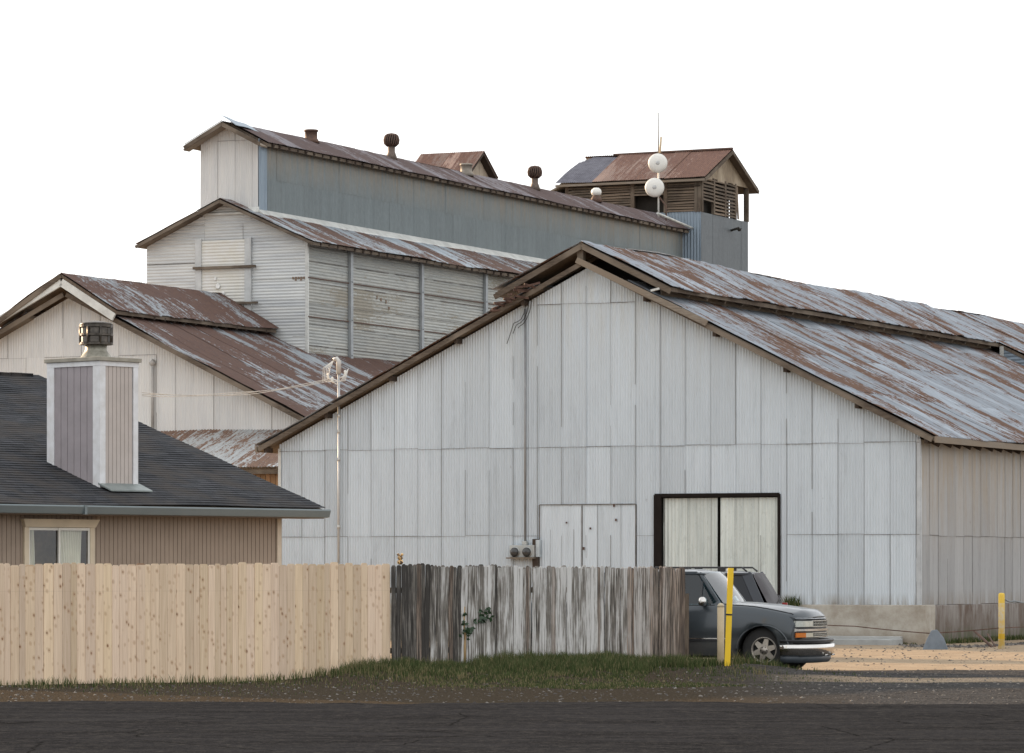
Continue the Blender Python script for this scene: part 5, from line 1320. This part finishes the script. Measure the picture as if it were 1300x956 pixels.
def body_loft(mb, xs, sect, skew):
    """sect(x) -> list of (y, z) from the sill up to the centre line; mirrored"""
    prev = None
    for x in xs:
        sc = sect(x); full = [(-y, z) for y, z in sc] + [(y, z) for y, z in reversed(sc[:-1] if abs(sc[-1][0]) < 1e-6 else sc)]
        row = [mb.vert((x - skew(x, abs(y), z), y, z)) for y, z in full]
        if prev:
            for i in range(len(row)-1): mb.face((prev[i], row[i], row[i+1], prev[i+1]), smooth=True)
        prev = row; 
        if x == xs[0]: first = row
    mb.face(first[::-1]); mb.face(prev)
def wheel(par, x, y, side, r=.395, rim=.21, wd=.25, alloy=None, name='wheel'):
    mb = MB(); s_ = side
    mb.lathe([(rim, .02*s_),(r*.80, .0),(r*.95, -.012*s_),(r, -.05*s_),(r, -(wd-.05)*s_),(r*.95, -(wd-.01)*s_),(rim, -wd*s_)], 40, (x, y, r), 'y', cap=False); t = mb.build(name, tyre_m, par, fixn=True)
    mb = MB(); mb.lathe([(rim+.012, .015*s_),(rim+.01, .022*s_),(rim-.012, .012*s_),(rim-.02, -.05*s_)], 40, (x, y, r), 'y', cap=False)
    # five broad spokes with gaps, and a hub
    for k in range(6):
        a = 2*pi*k/6+.3
        for aa, ww in ((a, .055),):
            ca, sa = cos(aa), sin(aa)
            p = lambda rr, tt, q: (x+ca*rr-sa*tt, y+q*s_, r+sa*rr+ca*tt)
            mb.hexa([p(.05,-ww,-.02),p(.05,ww,-.02),p(rim-.008,ww*.62,-.02),p(rim-.008,-ww*.62,-.02),p(.05,-ww,.008),p(.05,ww,.008),p(rim-.008,ww*.62,.0),p(rim-.008,-ww*.62,.0)])
    mb.lathe([(.075,.005*s_),(.07,.018*s_),(.035,.022*s_),(.03,.03*s_),(.005,.03*s_)], 20, (x, y, r), 'y')
    o = mb.build('rim', alloy, t, fixn=True)
    mb = MB(); mb.lathe([(rim, -.03*s_),(.02, -.035*s_)], 30, (x, y, r), 'y', cap=True)
    for k in range(6):
        a = 2*pi*k/6; mb.lathe([(.010,.012*s_),(.010,.022*s_)], 8, (x+cos(a)*.052, y, r+sin(a)*.052), 'y')
    mb.build('brake_disc', under, t)
    return t
def patch(mb, a, b_, c_, d_, bulge=(0,0,0), n_=8):
    a, b_, c_, d_ = map(Vector, (a, b_, c_, d_)); bl = Vector(bulge); g_ = []
    for i in range(n_+1):
        r_ = []
        for j in range(n_+1):
            s_, t_ = i/n_, j/n_; p = a.lerp(b_, s_).lerp(d_.lerp(c_, s_), t_) + bl*(1-(2*s_-1)**2)*(1-.3*(2*t_-1)**2); r_.append(mb.vert(p))
        g_.append(r_)
    for i in range(n_):
        for j in range(n_): mb.face((g_[i][j], g_[i+1][j], g_[i+1][j+1], g_[i][j+1]), smooth=True)

# ---- pickup
th = R(-18); hx, hy = cos(th), sin(th)
tp_ = at(970, 66.4); org = tp_ + Vector((-hy, hx, 0))*.90 - Vector((hx, hy, 0))*.12
pk = bpy.data.objects.new('pickup_truck', None); COL.objects.link(pk); pk.location = (org.x, org.y, 0); pk.rotation_euler = (0, 0, th)
tag(pk, 'dark grey pickup truck with chrome grille bar and bumper, nose out past the old fence', 'pickup')
PM = paint('dark_grey_paint', (.042,.052,.060))
REAR = -4.75; WB = -3.65; AR = .445; FA_X = .12
def arch(x):
    z = .30
    for c_ in (FA_X, WB):
        if abs(x-c_) < AR: z = max(z, .385+sqrt(AR*AR-(x-c_)**2)*.95)
    return z
def hood(x): # centre height
    if x < -.62: return 1.16
    if x < .68: return 1.205-.125*((x+.62)/1.30)**1.7
    t = min(1, (x-.68)/.20); return 1.08-.125*t**2.4
def psect(x):
    zb_ = arch(x); w_ = .975
    f = 1.0 if x < -.62 else 1
    if x < -.62: top_ = 1.15 if x > -2.75 else 1.19
    else: top_ = hood(x)-.055-.02*max(0, x)
    zs = [.30,.38,.50,.585,.60,.70,.82,.93,1.02]
    ys = [.93,.955,.965,.968,.972,.972,.965,.955,.93]
    ys = [.93,.955,.965,.968,.972,.985,.972,.952,.925]
    pts = []
    for y, z in zip(ys, zs):
        fl = .018*math.exp(-((abs(x)-.0)/.5)**2) if x > -1 else .018*math.exp(-((x-WB)/.5)**2)
        z_ = .30+(z-.30)*(top_-.02-.30)/(1.02-.30)
        pts.append((y+fl*(z < 1.0), max(zb_+ (z-.30)*.02, z_)))
    if x >= -.62: pts += [(.89, top_+.0), (.83, top_+.022), (.70, top_+.030), (.62, hood(x)-.012), (.35, hood(x)+.002), (0.0, hood(x)+.008)]
    else: pts += [(.90, top_), (.86, top_+.008), (.80, top_), (.6, top_-.02), (.3, top_-.02), (0.0, top_-.02)]
    return pts
def pskew(x, y, z):
    k = min(1, max(0, (x+.1)/.95)); return k*.25*(y/.97)**3.2 + max(0, x-.6)*0
xs = [REAR+.05*i for i in range(int((0.88-REAR)/.05)+1)]
for c_ in (FA_X, WB): xs += [c_-AR-.001, c_-AR+.012, c_+AR-.012, c_+AR+.001, c_-AR+.03, c_+AR-.03]
xs += [.80,.82,.84,.86,.88]; xs = sorted(set(round(q, 4) for q in xs if q <= .88))
mb = MB(); body_loft(mb, xs, psect, pskew); bd = mb.build('body', PM, pk, fixn=True)
mb = MB(); mb.box(REAR+.1, .55, -.80, .80, .26, .40); mb.box(.50, .62, -.7, .7, .26, .8)
for c_ in (FA_X, WB):
    mb.box(c_-.5, c_+.5, -.60, .60, .3, .9)
    for sd in (1, -1):
        N_ = 14; pr = None
        for i in range(N_+1):
            a = pi*i/N_; xx, zz = c_+cos(a)*(AR+.01), .385+sin(a)*(AR+.0)*.95
            q = (mb.vert((xx, sd*.95, zz)), mb.vert((xx, sd*.60, zz)))
            if pr: mb.face((pr[0], q[0], q[1], pr[1]))
            pr = q
mb.build('underbody', under, pk)
alloy = plain('dusty_alloy', (.42,.38,.33), .35, .75, .12, 10)
for x in (FA_X, WB):
    for sd in (1, -1): wheel(pk, x, sd*.90, sd, alloy=alloy)
for c_ in (FA_X, WB):
    for sd in (1, -1):
        mb = MB(); pts = [(c_+cos(a)*(AR+.012), sd*(.985), .385+sin(a)*(AR+.008)*.95) for a in [pi*k/24 for k in range(25)]]
        mb.tube(pts, .016, 6); mb.build('wheel_arch', PM, pk)
# cab
RT = 1.765; A0 = (-.62, .83, 1.15); A1 = (-1.04, .67, 1.69); B0x, C0x = -1.95, -2.70
def pil(mb, a, b_, w_, t_): mb.beam(a, b_, w_, t_, up=(0,1,0))
mb = MB()
for sd in (1, -1):
    pil(mb, (A0[0]-.02, sd*A0[1], A0[2]-.03), (A1[0]-.02, sd*(A1[1]+.005), A1[2]+.01), .06, .05)
    pil(mb, (B0x, sd*.90, 1.12), (B0x, sd*.70, 1.70), .10, .045); pil(mb, (C0x, sd*.89, 1.12), (C0x+.04, sd*.69, 1.70), .18, .05)
    pil(mb, (A1[0]-.06, sd*.685, 1.695), (C0x, sd*.685, 1.695), .06, .06)
    mb.hexa([(-.60,sd*.93,1.10),(-.60,sd*.82,1.10),(-2.75,sd*.82,1.10),(-2.75,sd*.93,1.10),(-.60,sd*.90,1.155),(-.60,sd*.85,1.165),(-2.75,sd*.85,1.155),(-2.75,sd*.90,1.145)])
    mb.hexa([(-.62,sd*.90,1.13),(-.62,sd*.84,1.13),(-.86,sd*.84,1.13),(-.86,sd*.90,1.13),(-.66,sd*.87,1.20),(-.66,sd*.83,1.20),(-.70,sd*.83,1.22),(-.70,sd*.88,1.21)])
mb.build('pillars', PM, pk, fixn=True, bevel=.012)
mb = MB(); rows = []
for i in range(15):
    t = i/14; x = -.98+(C0x-.02+.98)*t; e_ = .045*min(1, t*7)*min(1, (1-t)*7+.3)
    rows.append([mb.vert((x + (.06*(1-abs(yy))*(1 if i == 0 else 0)), yy*(.715), 1.69+.01*min(1,t*10)+e_*(1-abs(yy)**3.5)+.02*(1-abs(yy)**2))) for yy in [-1+j/8 for j in range(17)]])
for i in range(14):
    for j in range(16): mb.face((rows[i][j], rows[i][j+1], rows[i+1][j+1], rows[i+1][j]), smooth=True)
o = mb.build('cab_roof', PM, pk, fixn=True); md = o.modifiers.new('s', 'SOLIDIFY'); md.thickness = .03
gl1 = tinted('windscreen_glass', (.45,.60,.66), ior=1.95); gl2 = tinted('side_glass', (.20,.34,.37), ior=1.5)
mb = MB(); patch(mb, (A0[0]+.02,-.80,1.165), (A0[0]+.02,.80,1.165), (A1[0]+.02,.66,1.70), (A1[0]+.02,-.66,1.70), (.13,0,.03)); mb.build('windscreen', gl1, pk)
for sd in (1, -1):
    def sy(z): return sd*(.895-(z-1.13)*.36)
    mb = MB(); mb.quad((-.76,sy(1.15),1.15),(B0x+.04,sy(1.15),1.15),(B0x+.04,sy(1.665),1.665),(-1.08,sy(1.665),1.665)); mb.build('door_window', gl2, pk)
    mb = MB(); mb.quad((B0x-.06,sy(1.15),1.15),(C0x+.1,sy(1.15),1.15),(C0x+.1,sy(1.665),1.665),(B0x-.06,sy(1.665),1.665)); mb.build('rear_side_window', gl2, pk)
    mb = MB(); mb.beam((-.985,sy(1.16)+sd*.006,1.16),(-.985-.0,sy(1.53)+sd*.006,1.56),.022,.015,up=(1,0,0)); 
    mb.beam((-.74,sy(1.14)+sd*.008,1.145),(B0x,sy(1.14)+sd*.008,1.145),.014,.022)
    mb.build('window_seal', black_pl, pk)
mb = MB(); mb.quad((C0x-.02,-.72,1.2),(C0x-.02,.72,1.2),(C0x,.62,1.65),(C0x,-.62,1.65)); mb.build('rear_window', gl2, pk)
mb = MB(); mb.box(-1.0, -.60, -.78, .78, .95, 1.12); mb.box(-2.72, -.9, -.80, .80, .45, .52); mb.build('dashboard', under, pk)
mb = MB()
for y in (-.42, .42):
    mb.hexa([(-1.95,y-.24,.52),(-1.40,y-.24,.52),(-1.40,y+.24,.52),(-1.95,y+.24,.52),(-1.95,y-.24,.80),(-1.40,y-.24,.76),(-1.40,y+.24,.76),(-1.95,y+.24,.80)])
    mb.hexa([(-2.06,y-.23,.78),(-1.88,y-.23,.78),(-1.88,y+.23,.78),(-2.06,y+.23,.78),(-2.20,y-.20,1.36),(-2.08,y-.20,1.36),(-2.08,y+.20,1.36),(-2.20,y+.20,1.36)])
    mb.hexa([(-2.22,y-.12,1.38),(-2.12,y-.12,1.38),(-2.12,y+.12,1.38),(-2.22,y+.12,1.38),(-2.25,y-.11,1.55),(-2.16,y-.11,1.55),(-2.16,y+.11,1.55),(-2.25,y+.11,1.55)])
mb.build('seats', seatm, pk, bevel=.03)
mb = MB(); pts = []
for k in range(25): a = 2*pi*k/24; pts.append((-1.17+.10*cos(a), .42+.18*sin(a), 1.10+.15*cos(a)))
mb.tube(pts, .014, 6, cap=False); mb.tube([(-1.17,.42,1.10),(-.95,.42,1.02)], .02, 6); mb.build('steering_wheel', black_pl, pk)
# shut lines, mouldings, handle, mirror
def bodyY(x, z):
    pr = psect(x); 
    for (y0,z0),(y1,z1) in zip(pr, pr[1:]):
        if z0 <= z <= z1 and z1 > z0: return y0+(y1-y0)*(z-z0)/(z1-z0)
    return .97
for sd in (1, -1):
    mb = MB()
    for x, z0, z1 in ((-.66,.36,1.10),(B0x-.02,.36,1.12)):
        for k in range(10):
            a_, b__ = z0+(z1-z0)*k/10, z0+(z1-z0)*(k+1)/10
            mb.beam((x, sd*(bodyY(x,a_)+.0005), a_), (x, sd*(bodyY(x,b__)+.0005), b__), .006, .010, up=(1,0,0))
    mb.build('shut_lines', under, pk)
    mb = MB(); mb.box(B0x+.0, -.50, min(sd*.965, sd*.995), max(sd*.965, sd*.995), .565, .605) if False else mb.beam((-3.1, sd*.982, .575), (-.52, sd*.982, .575), .022, .05); mb.build('side_moulding', black_pl, pk)
    mb = MB(); mb.beam((-3.1, sd*.995, .590), (-.52, sd*.995, .590), .006, .016); mb.build('moulding_strip', chrome, pk)
    mb = MB(); mb.beam((-1.85, sd*.985, .98), (-1.68, sd*.985, .98), .02, .03); mb.build('door_handle', black_pl, pk)
    mb = MB(); mb.lathe([(.02,-.13),(.075,-.10),(.085,.0),(.085,.06),(.07,.11),(.02,.13)], 16, (0,0,0), 'y')
    o = mb.build('mirror', chrome, pk); o.scale = (.75, 1.0, 1.0); o.location = (-.90, sd*1.09, 1.215)
    mb = MB(); mb.box(-.95,-.88,min(sd*.86,sd*1.02),max(sd*.86,sd*1.02),1.15,1.20); mb.build('mirror_arm', black_pl, pk)
mb = MB()
for y0, y1 in ((-.62,-.05),(.1,.68)): mb.tube([(-.53,y0,1.205),(-.60,y1-.12,1.225),(-.66,y1,1.26)], .010, 5)
mb.build('wipers', black_pl, pk)
mb = MB(); mb.box(-.60,-.50,-.78,.78,1.14,1.185); mb.build('cowl', black_pl, pk)
for sd in (1, -1):
    mb = MB(); pr = None
    for i in range(26):
        x = -.58+1.36*i/25; xx = x-pskew(x, .865, 1); z_ = hood(x)-.055-.02*max(0, x)+.014
        if pr: mb.beam(pr, (xx, sd*.866, z_), .010, .010)
        pr = (xx, sd*.866, z_)
    mb.build('hood_gap', under, pk)
# front end: curved rows following the nose
def nose(y, off=0): return .88 - .25*(abs(y)/.97)**3.2 + off
def strip(mb, y0, y1, z0, z1, off, th_=.03, n_=14, zc=0.0, lean=0):
    pr = None
    for i in range(n_+1):
        y = y0+(y1-y0)*i/n_; x = nose(y, off)
        q = [mb.vert(p) for p in ((x-th_,y,z0),(x,y,z0+zc),(x-lean,y,z1-zc),(x-th_-lean,y,z1))]
        if pr:
            for k in range(4): mb.face((pr[k], q[k], q[(k+1)%4], pr[(k+1)%4]), smooth=False)
        else: mb.face(q[::-1])
        pr = q
    mb.face(pr)
mb = MB(); strip(mb, -.93, .93, .60, .905, .012, .06); mb.build('grille_surround', black_pl, pk, fixn=True)
mb = MB(); strip(mb, -.93, .93, .902, .965, .018, .10, 20, .02, .03); mb.build('hood_lip', PM, pk, fixn=True)
mb = MB(); strip(mb, -.935, .935, .705, .765, .045, .05, 24, .012); mb.build('grille_bar', chrome, pk, fixn=True)
for (z0, z1) in ((.785,.895),(.615,.690)):
    mb = MB(); strip(mb, -.52, .52, z0, z0+.012, .034, .02); strip(mb, -.52, .52, z1-.012, z1, .034, .02); strip(mb, -.52, .52, (z0+z1)/2-.004, (z0+z1)/2+.004, .026, .02)
    for k in range(15):
        y = -.49+.07*k; mb.box(nose(y,.012), nose(y,.032), y-.006, y+.006, z0, z1)
    mb.build('grille_mesh', plain('dull_grille_chrome', (.60,.60,.56), .25, .9), pk)
lens = plain('headlight_lens', (.72,.74,.68), .1, .3, .08, 12, col2=(.45,.47,.42)); amber = plain('amber_lens', (.60,.17,.02), .15, 0, .05); clear2 = plain('clear_lens', (.62,.60,.50), .12, .3, .1, 14)
for sd in (1, -1):
    mb = MB(); strip(mb, sd*.53, sd*.93, .78, .895, .034, .05, 10, .010); mb.build('headlight', lens, pk, fixn=True)
    mb = MB(); strip(mb, sd*.53, sd*.74, .605, .695, .034, .05, 8, .008); mb.build('parking_light', clear2, pk, fixn=True)
    mb = MB(); strip(mb, sd*.742, sd*.93, .605, .695, .036, .05, 8, .008); mb.build('turn_signal', amber, pk, fixn=True)
def bumper(name, mat, z0, z1, off, ymax, th_, zc):
    mb = MB(); pr = None; N_ = 30
    pts = [(-1, .25)] 
    path = []
    for i in range(N_+1):
        y = -ymax+2*ymax*i/N_; path.append((.90+off-.24*(abs(y)/ymax)**3.0, y))
    path = [(.42, -ymax-.005), (.55, -ymax-.003)] + path + [(.55, ymax+.003), (.42, ymax+.005)]
    for k, (x, y) in enumerate(path):
        a = Vector(path[max(0,k-1)]); b_ = Vector(path[min(len(path)-1,k+1)]); t = (b_-a).normalized(); nn = Vector((t.y, -t.x))
        prof = [(-.02, z0), (th_*.30, z0+zc*.6), (th_*.75, z0+(z1-z0)*.5), (th_, z1-zc*.7), (th_*.6, z1-zc*.1), (0, z1)]
        q = [mb.vert((x+nn.x*o_, y+nn.y*o_, z_)) for o_, z_ in prof] + [mb.vert((x-nn.x*.05, y-nn.y*.05, z1)), mb.vert((x-nn.x*.05, y-nn.y*.05, z0))]
        m_ = len(q)
        if pr:
            for j in range(m_): mb.face((pr[j], q[j], q[(j+1)%m_], pr[(j+1)%m_]), smooth=j < 5)
        else: mb.face(q[::-1])
        pr = q
    mb.face(pr); return mb.build(name, mat, pk, fixn=True)
bumper('bumper', chrome, .30, .50, .10, .965, .05, .03)
bumper('bumper_top', black_pl, .503, .575, .085, .955, .05, .02)
bumper('valance', plain('grey_valance', (.05,.06,.07), .5), .18, .298, .05, .945, .03, .03)
for y in (-.25, .25):
    mb = MB(); mb.tube([(1.0,y-.02,.30),(1.06,y,.31),(1.0,y+.05,.31)], .014, 6); mb.build('tow_hook', chrome, pk)
mb = MB(); mb.box(REAR-.08, REAR+.03, -.93, .93, .45, .62); mb.build('rear_bumper', chrome, pk, bevel=.03)
mb = MB(); mb.box(REAR-.01, REAR+.04, -.80, .80, .64, 1.16); mb.build('tailgate', PM, pk, bevel=.01)
for sd in (1, -1):
    mb = MB(); mb.box(REAR-.012, REAR+.06, min(sd*.81, sd*.955), max(sd*.81, sd*.955), .72, 1.1); mb.build('tail_light', plain('red_lens', (.45,.02,.015), .2), pk, bevel=.01)

# ---- dark SUV parked behind, facing away to the left
th2 = R(166); sx, sy_ = cos(th2), sin(th2)
sp0 = at(979, 78.0); so2 = sp0 - Vector((-sy_, sx, 0))*.86
sv = bpy.data.objects.new('suv', None); COL.objects.link(sv); sv.location = (so2.x, so2.y, 0); sv.rotation_euler = (0, 0, th2)
tag(sv, 'black SUV with roof rails and tinted rear glass, parked behind the grey pickup', 'car')
SP = paint('black_blue_paint', (.008,.012,.020), .3, .1)
L2 = 4.7; W1, W2 = .95, 3.75; AR2 = .40
def arch2(x):
    z = .30
    for c_ in (W1, W2):
        if abs(x-c_) < AR2: z = max(z, .35+sqrt(AR2*AR2-(x-c_)**2))
    return z
def s2sect(x):
    top_ = 1.02
    if x > 3.45: top_ = 1.02-.20*((x-3.45)/1.25)**1.5
    zs = [.30,.42,.55,.70,.85,.95,1.0]; ys = [.83,.87,.885,.89,.885,.87,.84]
    pts = [(y*(1-.10*max(0,(x-4.2)/.5)**2-.06*max(0,(.3-x)/.3)**2), max(arch2(x)+(z-.3)*.02, .3+(z-.3)*(top_-.02-.3)/.7)) for y, z in zip(ys, zs)]
    return pts + [(.80*(1-.1*max(0,(x-4.2)/.5)**2), top_), (.5, top_+.03), (0., top_+.04)]
xs = sorted(set([round(.05*i, 4) for i in range(95)] + [round(c_+s_*a, 4) for c_ in (W1, W2) for s_ in (1, -1) for a in (AR2+.001, AR2-.012, AR2-.03)]))
mb = MB(); body_loft(mb, [q for q in xs if q <= L2], s2sect, lambda x, y, z: 0.12*(y/.88)**3*max(0,(x-4.2)/.5) - .10*(y/.88)**3*max(0,(.3-x)/.3)); mb.build('body', SP, sv, fixn=True)
# greenhouse: pillars and roof as one loft of frames
def gh(x_b, x_t): return None
RZ2 = 1.74
rb, rt = .05, .42           # rear glass base and top (x)
fb, ft = 3.35, 2.75         # windscreen base and top
mb = MB()
rows = []
for i in range(17):
    t = i/16; x = rt-.03+(ft-rt+.05)*t
    rows.append([mb.vert((x, yy*.66, 1.66+.075*(1-abs(yy)**4)*min(1,.35+t*5)*min(1,.3+(1-t)*5))) for yy in [-1+j/8 for j in range(17)]])
for i in range(16):
    for j in range(16): mb.face((rows[i][j], rows[i][j+1], rows[i+1][j+1], rows[i+1][j]), smooth=True)
o = mb.build('roof', SP, sv, fixn=True); md = o.modifiers.new('s', 'SOLIDIFY'); md.thickness = .03
mb = MB()
for sd in (1, -1):
    for (xb, xt, w_) in ((rb+.16, rt+.12, .20), (1.35, 1.42, .09), (2.25, 2.15, .09), (fb-.03, ft, .06)):
        mb.beam((xb, sd*.84, 1.0), (xt, sd*.655, 1.68), w_, .05, up=(0,1,0))
    mb.beam((rt, sd*.655, 1.665), (ft, sd*.655, 1.665), .07, .06)
mb.build('pillars', SP, sv, bevel=.015)
dg = plain('privacy_glass', (.012,.014,.018), .1, 0, .05, spec=.35); dgr = plain('rear_glass', (.022,.015,.018), .35, 0, .1, spec=.12)
for sd in (1, -1):
    yv = lambda z: sd*(.845-(z-1.0)*.275)
    for (a0, a1, b0, b1) in ((rb+.28,1.30,rt+.2,1.37),(1.41,2.2,1.48,2.1),(2.31,fb-.1,2.2,ft-.0)):
        mb = MB(); mb.quad((a0,yv(1.03),1.03),(a1,yv(1.03),1.03),(b1,yv(1.63),1.63),(b0,yv(1.63),1.63)); mb.build('side_window', dg, sv)
mb = MB(); patch(mb, (rb,-.80,1.03),(rb,.80,1.03),(rt,.64,1.68),(rt,-.64,1.68),(-.10,0,.02)); mb.build('rear_window', dgr, sv)
mb = MB(); patch(mb, (fb,-.80,1.03),(fb,.80,1.03),(ft,.64,1.68),(ft,-.64,1.68),(.10,0,.02)); mb.build('windscreen', dg, sv)
mb = MB(); mb.tube([(rb-.09,.1,1.10),(rb-.02,-.3,1.18),(rb+.03,-.45,1.24)], .012, 5); mb.build('rear_wiper', black_pl, sv)
mb = MB()
for sd in (1, -1):
    mb.tube([(rt+.12,sd*.58,1.72),(rt+.22,sd*.58,1.80),(ft-.35,sd*.58,1.80),(ft-.2,sd*.58,1.72)], .018, 8)
    for x in (1.05, 1.75): mb.box(x-.08,x+.08,sd*.58-.02,sd*.58+.02,1.715,1.80)
mb.build('roof_rails', black_pl, sv)
mb = MB(); mb.box(-.06, .1, -.80, .80, .42, .62); mb.box(L2-.1, L2+.04, -.74, .74, .38, .6); mb.build('bumpers', black_pl, sv, bevel=.03)
for sd in (1, -1):
    mb = MB(); mb.box(-.03, .10, min(sd*.76,sd*.865), max(sd*.76,sd*.865), .78, 1.09); mb.build('tail_light', plain('suv_red_lens', (.35,.02,.015), .2), sv, bevel=.01)
    for x in (W1, W2): wheel(sv, x, sd*.84, sd, r=.35, rim=.20, wd=.22, alloy=alloy)
mb = MB(); mb.box(.3, 4.3, -.7, .7, .24, .34)
for c_ in (W1, W2): mb.box(c_-.44, c_+.44, -.58, .58, .3, .8)
mb.build('underbody', under, sv)
